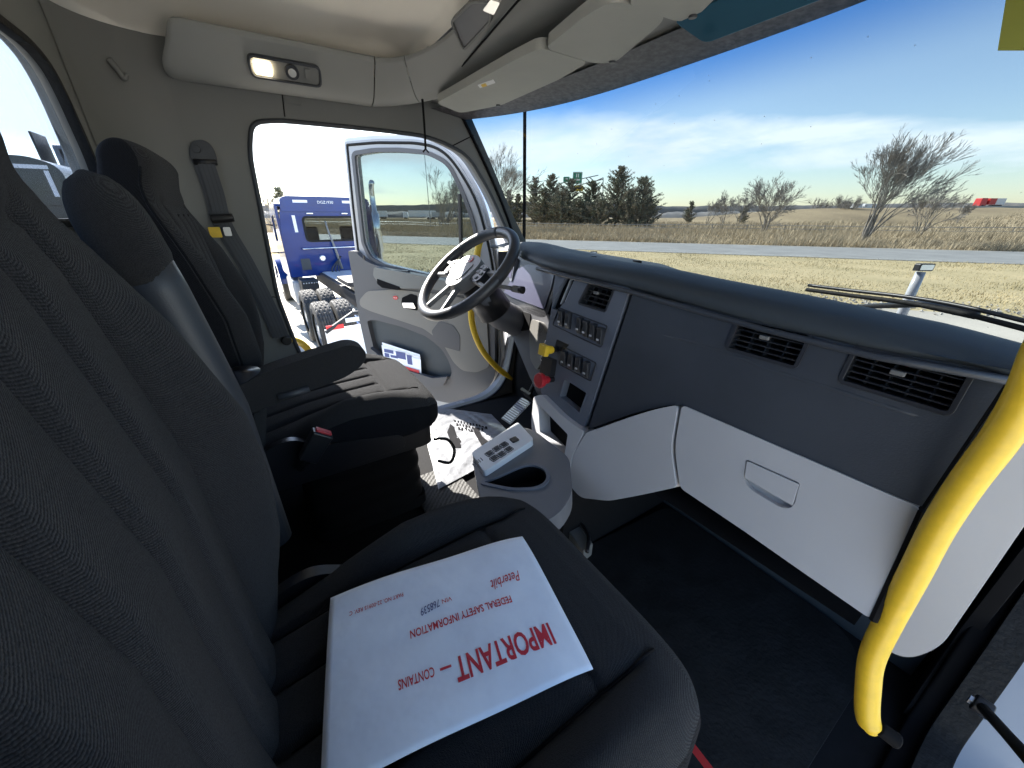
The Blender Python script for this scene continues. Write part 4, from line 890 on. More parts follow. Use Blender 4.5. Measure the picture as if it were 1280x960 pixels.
# driver seat belt on the B pillar
sb_ = thing('seat_belt', 'grey seat belt webbing hanging from the pillar behind the driver seat', 'seat belt', YZ(-.1, -.4))
g = G(); A_ = rnd(YZ.pl([(236, 180), (252, 174), (266, 182), (274, 205), (262, 214), (240, 208)]), .03, 5); g.plate(YZ, A_, .001, .016); g.out('anchor_cover', 'grey_vinyl', sb_, bevel=.006, seg=3)
a, b = YZ.px(246, 187); g = G(); disc(YZ, a, b, .012, .016, .022, 20); g.out('anchor_bolt', 'grey_vinyl', sb_, bevel=.003)
g = G(); g.tube([YZ(*YZ.px(243, 203), .02), YZ(*YZ.px(272, 204), .02)], .009, 10); g.out('guide_bar', 'black_plastic', sb_, smooth=True)
def strip(pts, width, side, m, name, par, th=.0014):
    P = spline(pts, 6); g = G(); vs = []; fs = []
    for i, p in enumerate(P):
        d = (P[min(i+1, len(P)-1)]-P[max(0, i-1)]).normalized(); s = V(side); s = (s-d*s.dot(d)).normalized(); nrm = d.cross(s)
        for a, b in ((-1, -1), (1, -1), (1, 1), (-1, 1)): vs.append(p+s*a*width/2+nrm*b*th/2)
    for i in range(len(P)-1):
        for k in range(4): fs.append((i*4+k, i*4+(k+1) % 4, i*4+4+(k+1) % 4, i*4+4+k))
    fs += [(3, 2, 1, 0), tuple(len(vs)-4+k for k in range(4))]
    g.add(vs, fs); return g.out(name, m, par, smooth=False)
wp = [YZ(*YZ.px(258, 203), .026), YZ(*YZ.px(270, 240), .022), YZ(*YZ.px(282, 282), .020), YZ(*YZ.px(310, 330), .022), YZ(*YZ.px(338, 385), .030), YZ(*YZ.px(352, 418), .04)]
strip(wp, .048, (0, 1, 0), 'belt_web', 'webbing', sb_)
strip([p+V((-.010, -.012, 0)) for p in wp], .048, (0, 1, 0), 'belt_web', 'webbing', sb_)
for w_ in (-.012, 0, .012): strip([p+V((.0016, w_, 0)) for p in wp], .003, (0, 1, 0), 'grey_vinyl', 'web_stripe', sb_, .0008)
g = G(); a, b = at(264, 274, x=XL+.04), at(292, 272, x=XL+.04); g.tube([a, b], .014, 12); g.out('belt_tongue', 'black_plastic', sb_, bevel=.003)
g = G(); a = YZ.px(270, 290); g.plate(YZ, rect(a[0], a[1], .035, .035, .003), .03, .033); g.out('warning_tag', 'yellow', sb_)
g = G(); a = YZ.px(285, 289); g.plate(YZ, rect(a[0], a[1], .022, .03, .004), .030, .038); g.out('belt_latch', 'steel', sb_, bevel=.002)

# ================================================================ ENVELOPE
ez = -.545
e = [at(411, 741, z=ez), at(653, 665, z=ez), at(742, 830, z=ez)]; e.append(e[0]+e[2]-e[1])
X_ = (e[0]-e[1]).normalized(); 
EF = Fr(e[1], X_, (V((0, 0, 1)).cross(X_)))   # along: to the back of the seat; up: towards the passenger door
Lx = (e[0]-e[1]).length; Ly = (e[2]-e[1]).length
env = thing('envelope', 'large white document envelope printed in red lying on the passenger seat', 'envelope', (e[0]+e[2])/2)
def esurf(u, v):
    a, b = u*Lx, v*Ly
    w_ = .0028*sin(u*5+1)*sin(v*3.5) + .0012*sin(u*11+v*7) - .007*(abs(2*u-1)**4) - .004*(abs(2*v-1)**4)
    return EF(a, b, w_)
g = G(); g.grid(esurf, 40, 30); o = g.out('sheet', 'paper', env, smooth=True); md = o.modifiers.new('t', 'SOLIDIFY'); md.thickness = .0022; md.offset = -1
def etext(s, size, px0, px1, m='ink_red', sx=1, shear=0, bold=0, name='printed_line'):
    r0 = at(*px0, z=ez)-e[1]; r1 = at(*px1, z=ez)-e[1]
    p0 = V((r0.dot(EF.X), r0.dot(EF.Y))); p1 = V((r1.dot(EF.X), r1.dot(EF.Y))); rot = math.atan2(p1.y-p0.y, p1.x-p0.x)
    o = text(s, size, EF, p0.x, p0.y, .0048, m, env, name=name, shear=shear, bold=bold, sx=1, rot=rot)
    xs_ = [v.co.x for v in o.data.vertices]; w0 = max(xs_)-min(0, min(xs_))
    k = (p1-p0).length/w0
    for v in o.data.vertices: v.co.x *= k
    for v in o.data.vertices:                # press the print onto the wavy sheet
        q = p0 + V((cos(rot)*v.co.x-sin(rot)*v.co.y, sin(rot)*v.co.x+cos(rot)*v.co.y)); s = esurf(q.x/Lx, q.y/Ly)
        v.co.z = (s-EF.o).dot(EF.N) + .0006 - .0048 + (.0002 if v.co.z > 0 else 0)
    return o
etext('IMPORTANT', .042, (686, 778), (567, 823), bold=.0009)
etext('–', .03, (562, 824), (548, 829), bold=.0006)
etext('CONTAINS', .0175, (542, 832), (497, 850), bold=.0002)
etext('FEDERAL SAFETY INFORMATION', .0165, (638, 745), (512, 787), bold=.0002)
etext('Peterbilt', .026, (648, 713), (611, 727), shear=.45)
etext('VIN', .010, (564, 746), (552, 750))
etext('768539', .017, (549, 749), (524, 761), m='ink_blue', shear=.35, name='handwriting')
etext('PART NO. 22-00915 REV. C', .0095, (504, 740), (436, 762))

# ================================================================ CENTRE CONSOLE AND FLOOR THINGS
con = thing('centre_console', 'light grey floor console with a deep cup holder and a switch plate', 'console', (-.75, .5, FLOOR))
cz = -.66
CF = Fr((0, 0, cz), (1, 0, 0), V((0, 1, .10)))
co = rnd(CF.pl([(590, 573), (652, 533), (668, 538), (712, 572), (716, 616), (700, 642), (650, 668), (600, 622)]), [.02, .03, .03, .03, .03, .03, .03, .02], 5)
cup = rnd(CF.pl([(602, 604), (625, 596), (650, 584), (668, 581), (684, 589), (684, 603), (670, 611), (640, 612)]), [.01, .02, .03, .02, .03, .03, .02, .02], 5)
g = G(); g.plate(CF, co, -.055, 0, [cup]); g.out('console_body', 'console_grey', con, bevel=.014, seg=4)
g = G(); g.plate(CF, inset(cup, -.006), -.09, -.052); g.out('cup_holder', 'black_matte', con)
g = G(); g.plate(CF, inset(cup, -.001), -.054, -.004, [inset(cup, .003)]); g.out('cup_dark_ring', 'black_matte', con)  # black ring added: the hole's inner darkness is put into its colour
g = G(); g.plate(CF, inset(cup, -.007), -.001, .004, [inset(cup, .002)]); g.out('cup_rim', 'dash_mid', con, bevel=.0015)
g = G(); p = at(641, 598, z=cz-.02); g.box(p, (.018, .02, .05)); g.out('cup_divider', 'console_grey', con, bevel=.004)
pl_ = rnd(CF.pl([(590, 573), (648, 534), (668, 556), (606, 597)]), .012, 4)
g = G(); g.plate(CF, pl_, -.0, .020); g.out('switch_plate', 'reflector_white', con, bevel=.005, seg=3)
for i, (x, y) in enumerate(((612, 567), (621, 561), (630, 556), (618, 573), (627, 568), (636, 562))):
    a = CF.px(x, y, .02); d = V(CF.px(650, 535))-V(CF.px(590, 573)); d.normalize()
    h_ = [(a[0]+d.x*p_-d.y*q_, a[1]+d.y*p_+d.x*q_) for p_, q_ in rect(0, 0, .021, .017, .003)]
    g = G(); g.plate(CF, inset(h_, -.0015), .020, .0215, [h_]); g.plate(CF, inset(h_, .003), .020, .0225); g.out('push_button', 'vent_black' if i > 9 else 'grey_vinyl', con)
a = CF.px(643, 550, .02); g = G(); g.plate(CF, rect(a[0], a[1], .022, .022, .004), .020, .023); g.out('push_button', 'black_plastic', con, bevel=.001)
for x, y, n_ in ((597, 577, 3), (602, 574, 2)):
    a = CF.px(x, y, .02); g = G()
    for k in range(n_): g.plate(CF, rect(a[0]+.003*k, a[1]-.008*k, .014, .0022, .0004), .020, .0206)
    g.out('printed_mark', 'vent_black', con)
# printed plastic film over the driver footwell
FZ = FLOOR+.012
FFr = Fr((0, 0, FZ), (1, 0, 0), (0, 1, 0))
fp = [at(x, y, z=FZ) for x, y in [(524, 505), (560, 512), (612, 519), (634, 544), (652, 553), (590, 604), (548, 604)]]
film = thing('floor_film', 'crumpled white plastic floor film printed with two dark footprints', 'floor cover', (fp[0]+fp[4])/2)
c00, c10, c11, c01 = at(522, 506, z=FZ), at(614, 518, z=FZ), at(652, 556, z=FZ), at(548, 612, z=FZ)
def fsurf(u, v, up=0):
    p = c00.lerp(c10, u).lerp(c01.lerp(c11, u), v)
    hgt = .007*abs(sin(7*u+5*v+2*sin(6*v)))+.005*abs(sin(13*u-9*v+1.5*sin(9*u)))+.003*abs(sin(31*v+17*u))
    edge = min(1, 6*min(u, 1-u, v, 1-v)+.15); return V((p.x, p.y, FZ+hgt*edge+up))
g = G(); g.grid(lambda u, v: fsurf(u, v), 70, 70); g.out('film_sheet', 'plastic_film', film, smooth=True)
def onfilm(uvs, name, m='film_print'):
    # dense patch that follows the crumples
    c = (sum(a for a, b in uvs)/len(uvs), sum(b for a, b in uvs)/len(uvs)); vs = []; fs = []; n = len(uvs); RN = 6
    for r_ in range(RN+1):
        for a, b in uvs: q = r_/RN; vs.append(fsurf(c[0]+(a-c[0])*q, c[1]+(b-c[1])*q, .0022))
    for r_ in range(RN):
        for k in range(n): i = r_*n+k; j = r_*n+(k+1) % n; fs.append((i, j, j+n, i+n))
    return mesh(name, vs, fs, m, film, smooth=True)
def uvpx(x, y):
    p = at(x, y, z=FZ+.012)
    best = min(((fsurf(i/60, j/60)-p).length, i/60, j/60) for i in range(61) for j in range(61)); return best[1:]
for sole in ([(562, 529), (568, 533), (571, 543), (577, 552), (576, 560), (569, 561), (563, 552), (559, 540)], [(591, 535), (598, 535), (603, 545), (611, 552), (612, 558), (605, 560), (598, 549), (593, 541)]):
    onfilm([uvpx(*p) for p in sole], 'footprint')
for i in range(3):
    y0 = 524+i*4.5
    for k in range(11-2*i):
        x = 567+k*3.9+i*3; onfilm([uvpx(x, y0+k*.9), uvpx(x+2.4, y0+k*.9+.5), uvpx(x+2.6, y0+k*.9+3.2), uvpx(x+.3, y0+k*.9+2.8)], 'printed_letter')
# rubber mat between the seats and the right footwell
g = G(); g.plate(Fr((0, 0, FLOOR), (1, 0, 0), (0, 1, 0)), rnd([(-1.32, .30), (-.98, .30), (-.98, .52), (-1.32, .50)], .02), -.003, .008)
tag(g.out('floor_mat', 'waffle', loc=(-1.15, .4, FLOOR), bevel=.003), 'grey checkered rubber floor mat between the driver seat and console', 'floor mat')
rm = thing('floor_mat', 'black rubber mat covering the passenger footwell', 'floor mat', (-.3, .8, FLOOR))
g = G(); g.plate(Fr((0, 0, FLOOR), (1, 0, 0), (0, 1, 0)), rnd([(-.66, .42), (.02, .42), (.02, 1.02), (-.05, 1.12), (-.62, 1.12)], .06, 6), .0, .012); g.out('mat_base', 'rubber', rm, bevel=.005)
# toe board, tunnel side, kick panel
g = G(); g.grid(lambda u, v: (-.72+.80*u, 1.13+.16*v**2, FLOOR+.0+.50*v), 10, 10); g.out('toe_board', 'dash_pad', cab, smooth=True)
g = G(); g.grid(lambda u, v: (-1.9+1.2*u, 1.16+.12*v**2, FLOOR+.0+.60*v), 10, 10); g.out('toe_board', 'black_matte', cab, smooth=True)
g = G(); g.plate(Fr((-.66, 0, 0), (0, 1, 0), (0, 0, 1)), rnd([(.60, FLOOR), (.60, -.80), (.72, -.64), (1.2, -.60), (1.25, FLOOR)], .06, 5), -.03, .012); g.out('tunnel_cover', 'black_matte', cab, bevel=.01)
g = G(); g.plate(Fr((XR+.005, 0, 0), (0, 1, 0), (0, 0, 1)), rnd([(.98, FLOOR), (1.12, -.85), (1.16, -.5), (1.3, -.4), (1.3, FLOOR)], .05, 5), -.012, .012); g.out('kick_panel', 'black_matte', cab, bevel=.006)
# pedals
pdl = thing('accelerator_pedal', 'ribbed black accelerator pedal deep in the driver footwell', 'pedal', at(635, 525, z=-1.0))
P1, P2, P3, P4 = at(626, 523, z=-1.0), at(638, 531, z=-1.0), at(666, 503, z=-.90), at(652, 496, z=-.90)
PFm = Fr(P1, P2-P1, (P4-P1)); PFm.Y = (P4-P1).normalized(); PFm.N = PFm.X.cross(PFm.Y).normalized()
if PFm.N.z < 0: pn = -1
else: pn = 1
wd = (P2-P1).length; ln = (P4-P1).length
g = G(); g.plate(PFm, [(0, 0), (wd, 0), (wd, ln), (0, ln)], -.008*pn, 0); g.out('pedal_plate', 'black_plastic', pdl, bevel=.003)
for k in range(12):
    g = G(); q = (k+.7)/12.5*ln; g.plate(PFm, [(wd*.1, q), (wd*.9, q), (wd*.9, q+ln*.03), (wd*.1, q+ln*.03)], 0, .004*pn); g.out('pedal_rib', 'dash_mid', pdl)
bpd = thing('brake_pedal', 'black brake pedal pad on an arm under the steering column', 'pedal', (-1.40, 1.0, -.85))
g = G(); g.box((-1.42, 1.0, -.86), (.09, .02, .07), X=(1, 0, 0), Y=V((0, 1, .7)).normalized(), Z=V((0, -.7, 1)).normalized()); g.out('pedal_pad', 'rubber', bpd, bevel=.006)
g = G(); g.tube([(-1.42, 1.01, -.85), (-1.42, 1.15, -.6)], .012, 8); g.out('pedal_arm', 'black_plastic', bpd)
# red strap by the passenger seat
g = G(); a, b = at(857, 922, z=-.80), at(895, 972, z=-.80)
tag(strip([a, a.lerp(b, .5), b], .012, V((1, -.3, 0)), 'red_strap', 'strap', None), 'thin red strap end beside the passenger seat near the bottom edge', 'strap')
# pale plate added as a lit floor patch below the console, with conduit
tb = thing('lit_floor_patch', 'pale plate added as a lit floor patch with a corrugated hose below the console', 'floor patch', at(715, 660, z=-.95))
g = G(); P = [at(x, y, z=-.93) for x, y in [(694, 640), (706, 634), (742, 680), (730, 690)]]; g.plate(Fr((0, 0, -.93), (1, 0, 0), (0, 1, 0)), [(p.x, p.y) for p in P], -.05, 0); g.out('lit_floor_plate', 'tan_plastic', tb, bevel=.006)
g = G(); g.tube(spline([at(x, y, z=-.92) for x, y in [(706, 640), (722, 650), (735, 668), (734, 690)]], 5), .006, 8); g.out('hose', 'black_plastic', tb, smooth=True)
# ================================================================ OUTSIDE: GROUND AND ROADS (ground level z = 0 in the world)
KG = ZC/2.25; GD = V((.8175, .5755, 0))*KG; GN = V((-.5755, .8175, 0))*KG        # along the road, away from the truck
def W(s, n, z=0): return GD*s + GN*n + V((0, 0, z))
def wmesh(name, vs, fs, m, **k): return mesh(name, vs, fs, m, local=True, **k)
def sheet(name, s0, s1, n0, n1, z, m, ns=2, nn=2, fn=None, smooth=False):
    vs = []; fs = []
    for j in range(nn):
        for i in range(ns):
            s = s0+(s1-s0)*i/(ns-1); n = n0+(n1-n0)*j/(nn-1); vs.append(W(s, n, z+(fn(s, n) if fn else 0)))
    for j in range(nn-1):
        for i in range(ns-1): a = j*ns+i; fs.append((a, a+1, a+1+ns, a+ns))
    return tag(wmesh(name, vs, fs, m, smooth=smooth), None, None, kind='structure')
def nz2(x, y, sc_=1.0):
    from mathutils import noise
    return noise.noise(V((x*sc_, y*sc_, 0)))
def vergez(s, n):                            # rough ground beyond the road, rising to the motorway bank
    t = sm((n-38)/6)*.35*sm((60-n)/20+.3)
    bank = 2.6*sm((n-95)/50)*sm((s-40)/60) 
    return t + .25*nz2(s, n, .12)*sm((n-37)/4) + bank
sheet('ground', -3500, 3500, -2500, 4500, -.03, 'field', 8, 8)
sheet('lawn', -200, 160, 12, 27.6, .0, 'dry_grass', 60, 8, lambda s, n: .03*nz2(s, n, .4))
sheet('lot_pavement', -60, 60, -45, 12.7, .004, 'concrete', 4, 4)
sheet('road', -500, 500, 27.1, 36.6, .02, 'asphalt')
sheet('road_edge_line', -500, 500, 27.7, 27.82, .026, 'road_paint'); sheet('road_edge_line', -500, 500, 35.9, 36.02, .026, 'road_paint')
sheet('verge', -260, 260, 36.4, 170, .0, 'field', 180, 90, vergez, smooth=True)
# gravel strip
vs = []; fs = []; k = 0
for i in range(5200):
    s = rng.uniform(-32, 30); n = 13.3+rng.normal()*.45; r_ = rng.uniform(.02, .055); c = W(s, n, r_*.4+.005)
    a = rng.uniform(0, 6.28); pts = [c+V((r_*cos(a), r_*sin(a), 0)), c+V((r_*cos(a+2), r_*sin(a+2), 0)), c+V((r_*cos(a+4.1), r_*sin(a+4.1), 0)), c+V((0, 0, r_*.8)), c-V((0, 0, r_*.5))]
    n0 = len(vs); vs += [tuple(p) for p in pts]
    for t in ((0, 1, 3), (1, 2, 3), (2, 0, 3), (1, 0, 4), (2, 1, 4), (0, 2, 4)): fs.append(tuple(n0+q for q in t))
o = wmesh('gravel', vs, fs, 'stone'); tag(o, None, None, kind='stuff')
# grasses: blades in one mesh
def blades(name, cnt, smin, smax, nmin, nmax, h0, h1, wd, m, clump=.25, zf=None):
    s = rng.uniform(smin, smax, cnt); n = nmin+(nmax-nmin)*rng.uniform(0, 1, cnt)**1.3
    hn = np.array([nz2(a, b, clump) for a, b in zip(s, n)])
    h = (h0+(h1-h0)*rng.uniform(0, 1, cnt))*(.75+.9*hn.clip(-.6, .8)); a = rng.uniform(0, 6.28, cnt); lean = rng.normal(size=(cnt, 2))*.22+np.array([.18, .05])
    z = np.array([zf(p, q) for p, q in zip(s, n)]) if zf else np.zeros(cnt)
    base = np.outer(s, [GD.x, GD.y])+np.outer(n, [GN.x, GN.y]); wv = np.stack([np.cos(a), np.sin(a)], 1)*wd*(.5+rng.uniform(0, 1, cnt))[:, None]
    v = np.zeros((cnt, 3, 3)); v[:, 0, :2] = base-wv; v[:, 1, :2] = base+wv; v[:, 0, 2] = z-.02; v[:, 1, 2] = z-.02; v[:, 2, :2] = base+lean*h[:, None]; v[:, 2, 2] = z+h
    me = bpy.data.meshes.new(name); me.vertices.add(cnt*3); me.vertices.foreach_set('co', v.reshape(-1)); me.loops.add(cnt*3); me.loops.foreach_set('vertex_index', np.arange(cnt*3, dtype=np.int32))
    me.polygons.add(cnt); me.polygons.foreach_set('loop_start', np.arange(0, cnt*3, 3, dtype=np.int32)); me.update(calc_edges=True); me.materials.append(M[m])
    o = bpy.data.objects.new(name, me); C.objects.link(o); return tag(o, None, None, kind='stuff')
blades('tall_grass', 150000, -90, 75, 37.0, 62, .35, .95, .02, 'tall_grass', .22, vergez)
blades('weeds', 90000, -170, 150, 60, 160, .4, 1.3, .06, 'tall_grass', .08, vergez)
blades('lawn_grass', 120000, -60, 32, 13.6, 27.2, .03, .10, .012, 'dry_grass', .5)

# ================================================================ TREES
def bare_tree(name, loc, h, lean, label, seed, spread=1.0, trunks=3, m='bark', group='bare trees beyond the road', depth=6, twig=.012):
    rn = random.Random(seed); t = thing(name, label, 'tree', (loc.x, loc.y, loc.z-ZC), group)
    gt = G(); gb = G(); L = V(lean)
    def grow(p, d, ln, r, lv):
        n = 3 if lv < 3 else 2; pts = [p]; q = p
        for k in range(n):
            d = (d + V((rn.gauss(0, .10), rn.gauss(0, .10), rn.gauss(0, .07))) + L*.05 + V((0, 0, .03))).normalized(); q = q+d*(ln/n); pts.append(q)
        rr = [r*(1-.35*k/n) for k in range(n+1)]
        (gt if lv <= 1 else gb).tube(pts, rr, 6 if lv < 2 else (4 if lv < 3 else 3), cap=False)
        if lv >= depth: return
        nb = rn.choice((2, 3, 3)) if lv < depth-1 else rn.choice((3, 4))
        for k in range(nb):
            ax = V((rn.gauss(0, 1), rn.gauss(0, 1), rn.gauss(0, .5))); ax = (ax-d*ax.dot(d)).normalized()
            an = rn.uniform(.22, .62)*spread; nd = (d*cos(an)+ax*sin(an)+L*.12).normalized(); f = rn.uniform(.6, .85)
            i = n if k == 0 else rn.randint(1, n); grow(pts[i], nd, ln*f, max(twig, rr[i]*rn.uniform(.5, .7)), lv+1)
    for k in range(trunks):
        a = 2*pi*k/trunks+rn.random(); d = V((cos(a)*.28*spread, sin(a)*.28*spread, 1))+L*.5; grow(V((cos(a)*.12, sin(a)*.12, -.1)), d.normalized(), h*.30, h*.014*(1.25 if k == 0 else .9), 0)
    zmax = max(v[2] for v in gb.v); s = h/zmax
    for g_ in (gt, gb): g_.v = [(x*s, y*s, z*s) for x, y, z in g_.v]
    mesh('trunk', gt.v, gt.f, m, None, local=True, smooth=True).parent = t
    mesh('crown', gb.v, gb.f, 'hair_twig' if m == 'bark' else m, None, local=True).parent = t
    return t
def conifer(loc, h, w, label, seed, m='needles'):
    rn = random.Random(seed); t = thing('conifer_tree', label, 'tree', (loc.x, loc.y, loc.z-ZC), 'evergreens in front of the highway sign')
    g = G(); g.tube([(0, 0, -.1), (0, 0, h*.5), (rn.uniform(-.1, .1), 0, h*.98)], [h*.018, h*.010, .01], 6); mesh('trunk', g.v, g.f, 'bark_dark', None, local=True).parent = t
    vs = []; fs = []; bl = G()
    nb = int(130*h/8)
    for k in range(nb):
        z = h*(.04+.94*(k/nb)**.95); f = 1-z/h; a = rn.uniform(0, 6.28); R_ = w*.5*(f**.62)*rn.uniform(.45, 1.25)*(1+.18*sin(a*2+seed)+.12*sin(z*2.3+seed))+.12; up = rn.uniform(.25, .95)
        d = V((cos(a), sin(a), up)).normalized(); p = V((0, 0, z)); e = p+d*R_
        bl.tube([p, e], [.02, .006], 3, cap=False)
        ns = int(18+30*R_)
        for j in range(ns):
            u = rn.uniform(.12, 1.03); q = p+d*(R_*u); sp = V((rn.gauss(0, 1), rn.gauss(0, 1), rn.gauss(.25, .8))).normalized(); tip = (d*.8+sp).normalized()
            L_ = rn.uniform(.18, .5)*(1.15-u*.45); s2 = tip.cross(V((rn.gauss(0, 1), rn.gauss(0, 1), rn.gauss(0, 1)))).normalized()*L_*.17
            n0 = len(vs); vs += [tuple(q-s2*.6), tuple(q+tip*L_*.5+s2), tuple(q+tip*L_), tuple(q+tip*L_*.5-s2)]; fs.append((n0, n0+1, n0+2, n0+3))
    mesh('branches', bl.v, bl.f, 'bark_dark', None, local=True).parent = t
    mesh('crown', vs, fs, m, None, local=True).parent = t
    return t
def spot(px_, dist, zf=vergez):               # a ground point at a given distance in the direction of a pixel column
    r = ray(px_, 268+0); d = V((r.x, r.y, 0)).normalized()*dist; s = d.dot(GD)/KG**2; n = d.dot(GN)/KG**2; return V((d.x, d.y, zf(s, n) if n > 36 else 0))
def hgt(px_, py_top, dist, base):             # height so that the top shows at that row
    r = ray(px_, py_top); return ZC + r.z/V((r.x, r.y)).length*dist - base
def T(fn, px_, py_top, dist, *a, **k):
    p = spot(px_, dist); return fn(p, hgt(px_, py_top, dist, p.z), *a, **k)
cons = [(668, 222, 92, 5.0, 'greyish green cedar at the left end of the evergreen row'), (689, 218, 88, 6.0, 'tall thin topped cedar second from the left in the evergreen row'),
        (712, 224, 84, 6.0, 'cedar standing just left of the green highway sign'), (738, 227, 84, 6.0, 'cedar just right of the yellow sign panel'),
        (770, 208, 80, 6.8, 'tallest dark cedar in the evergreen row'), (800, 222, 79, 6.6, 'wide cedar with drooping arms at the right end of the row'),
        (648, 243, 98, 4.0, 'small cedar seen just left of the black antenna rod'), (636, 238, 100, 3.6, 'small cedar close behind the windshield pillar'),
        (680, 236, 82, 5.0, 'shaggy cedar filling the gap left of the tall thin one'), (700, 240, 79, 5.5, 'short broad cedar below and left of the green sign'), (786, 238, 77, 6.0, 'broad cedar between the tallest one and the right end'), (811, 250, 80, 4.5, 'lowest spreading cedar at the far right of the row'),
        (725, 252, 80, 6.5, 'low bushy evergreen under the sign'), (752, 250, 78, 6.0, 'low dense evergreen at the foot of the tallest cedar')]
for i, (x, y, d_, w_, lb) in enumerate(cons):
    p = spot(x, d_); conifer(p, hgt(x, y, d_, p.z), w_*1.5, lb, 30+i)
def BT(px_, top, dist, lab, seed, **k):
    p = spot(px_, dist); return bare_tree('bare_tree', p, hgt(px_, top, dist, p.z), k.pop('lean', (.9, .5, 0)), lab, seed, **k)
RV = (rv.x*.9, rv.y*.9, 0)
BT(1092, 158, 47, 'large windswept bare tree leaning right in the tall grass', 3, lean=(rv.x*.12, rv.y*.12, 0), spread=.56, trunks=7, depth=7, twig=.010)
BT(1158, 222, 57, 'medium bare tree just right of the large windswept one', 8, lean=(rv.x*.2, rv.y*.2, 0), spread=.8, trunks=5, depth=6, twig=.013)
BT(960, 214, 60, 'round topped bare tree standing alone left of the windswept one', 5, lean=(rv.x*.1, rv.y*.1, 0), spread=.95, trunks=6, depth=6, twig=.014)
for i, (x, y, d_, lb) in enumerate(((905, 236, 110, 'bare tree right of the small dark evergreens in the distance'), (925, 240, 115, 'thin distant bare tree beside the lone round one'), (886, 244, 112, 'scrubby bare tree left of its taller neighbour in the distance'),
        (1022, 246, 170, 'low distant bare tree between the lone tree and the white truck'), (1045, 242, 165, 'distant bare tree left of the white highway truck'), (1060, 244, 160, 'small distant bare tree close behind the windswept one'),
        (1200, 250, 150, 'low bare bush below the red and white truck'), (622, 178, 60, 'tall bare tree showing between pillar and antenna'), (556, 205, 75, 'tall bare tree seen through the open door glass'),
        (549, 226, 82, 'slimmer bare tree left of the tall one in the door glass'), (338, 240, 60, 'bare tree at the left edge of the door opening'), (572, 218, 80, 'bare tree in the front corner of the door glass'))):
    BT(x, y, d_, lb, 60+i, lean=(rv.x*.2, rv.y*.2, 0), spread=.8, trunks=4, depth=6, twig=.018 if d_ > 100 else .013)
for x, y, d_, w_, lb in ((862, 252, 118, 3.5, 'small distant evergreen left of the bare trees'), (930, 258, 120, 2.6, 'dark evergreen bush near the lone bare tree'), (354, 236, 58, 3.2, 'ragged pine behind the left of the blue truck')):
    p = spot(x, d_); conifer(p, hgt(x, y, d_, p.z), w_, lb, x)
# utility pole and thin masts
def mast(px_, top, dist, rad, label, lean=0):
    p = spot(px_, dist); h = hgt(px_, top, dist, p.z); g = G(); g.tube([(0, 0, 0), (lean*h, 0, h)], [rad, rad*.6], 8)
    o = wmesh('utility_pole', g.v, g.f, 'galv'); o.location = p; tag(o, label, 'pole', 'thin poles in the distance')
mast(537, 190, 70, .07, 'thin tall pole seen through the open door glass'); mast(394, 239, 90, .06, 'short thin mast above the blue truck roof')
# far wooded hills
def hills(name, a0, a1, dist, hf, m):
    vs = []; fs = []; n = 220
    for i in range(n):
        a = a0+(a1-a0)*i/(n-1); d = V((cos(a), sin(a), 0)); h = hf(a)
        for k, (q, zz_) in enumerate(((0, -3), (4, h*.5), (10, h*.85), (16, h))): vs.append(d*(dist+q)+V((0, 0, zz_+ (1.2*nz2(a*260, k*3, 1) if k else 0))))
    for i in range(n-1):
        for k in range(3): a = i*4+k; fs.append((a, a+4, a+5, a+1))
    return tag(wmesh(name, vs, fs, m, smooth=True), None, None, kind='structure')
hills('far_hills', R(35), R(215), 1300, lambda a: 24+14*sm((a-R(120))/R(25))*sm((R(172)-a)/R(22))+6*nz2(a*7, 1, 1)+3*nz2(a*40, 2, 1), 'far_wood')
hills('tree_line', R(80), R(205), 330, lambda a: 4.2+1.8*nz2(a*60, 4, 1)+1.2*nz2(a*200, 5, 1), 'far_wood')
# bank at the right with the bridge
vs = []; fs = []; cx_ = spot(1165, 190, lambda s, n: 0); n_ = 40
def bank(u, v):
    a = (u-.5)*2; return V(cx_)+V(rv)*(a*95)+V(hv)*((v-.5)*60)+V((0, 0, -.3+(4.6*sm(1.25-abs(a+.0)**1.2*1.1)*sin(pi*v)**.8)+.2*nz2(u*30, v*20, 1)))
g = G(); g.grid(bank, 60, 20); tag(wmesh('embankment', g.v, g.f, 'field', smooth=True), None, None, kind='structure')
br = thing('bridge', 'low grey highway bridge at the far right horizon', 'bridge', (spot(1290, 230).x, spot(1290, 230).y, 0-ZC))
bp_ = spot(1290, 230); bX = V((rv.x, rv.y, 0))
g = G(); g.box(V((0, 0, 4.0)), (60, 9, .9), X=bX, Y=V((hv.x, hv.y, 0))); mesh('deck', g.v, g.f, 'concrete', None, local=True).parent = br
g = G(); g.box(V((0, 0, 4.7))-V((hv.x, hv.y, 0))*4.4, (60, .2, .5), X=bX, Y=V((hv.x, hv.y, 0))); mesh('parapet', g.v, g.f, 'galv', None, local=True).parent = br
for k in (-12, 0, 12): g = G(); g.box(bX*k+V((0, 0, 1.8)), (1.2, 7, 3.6), X=bX, Y=V((hv.x, hv.y, 0))); mesh('pier', g.v, g.f, 'concrete', None, local=True).parent = br
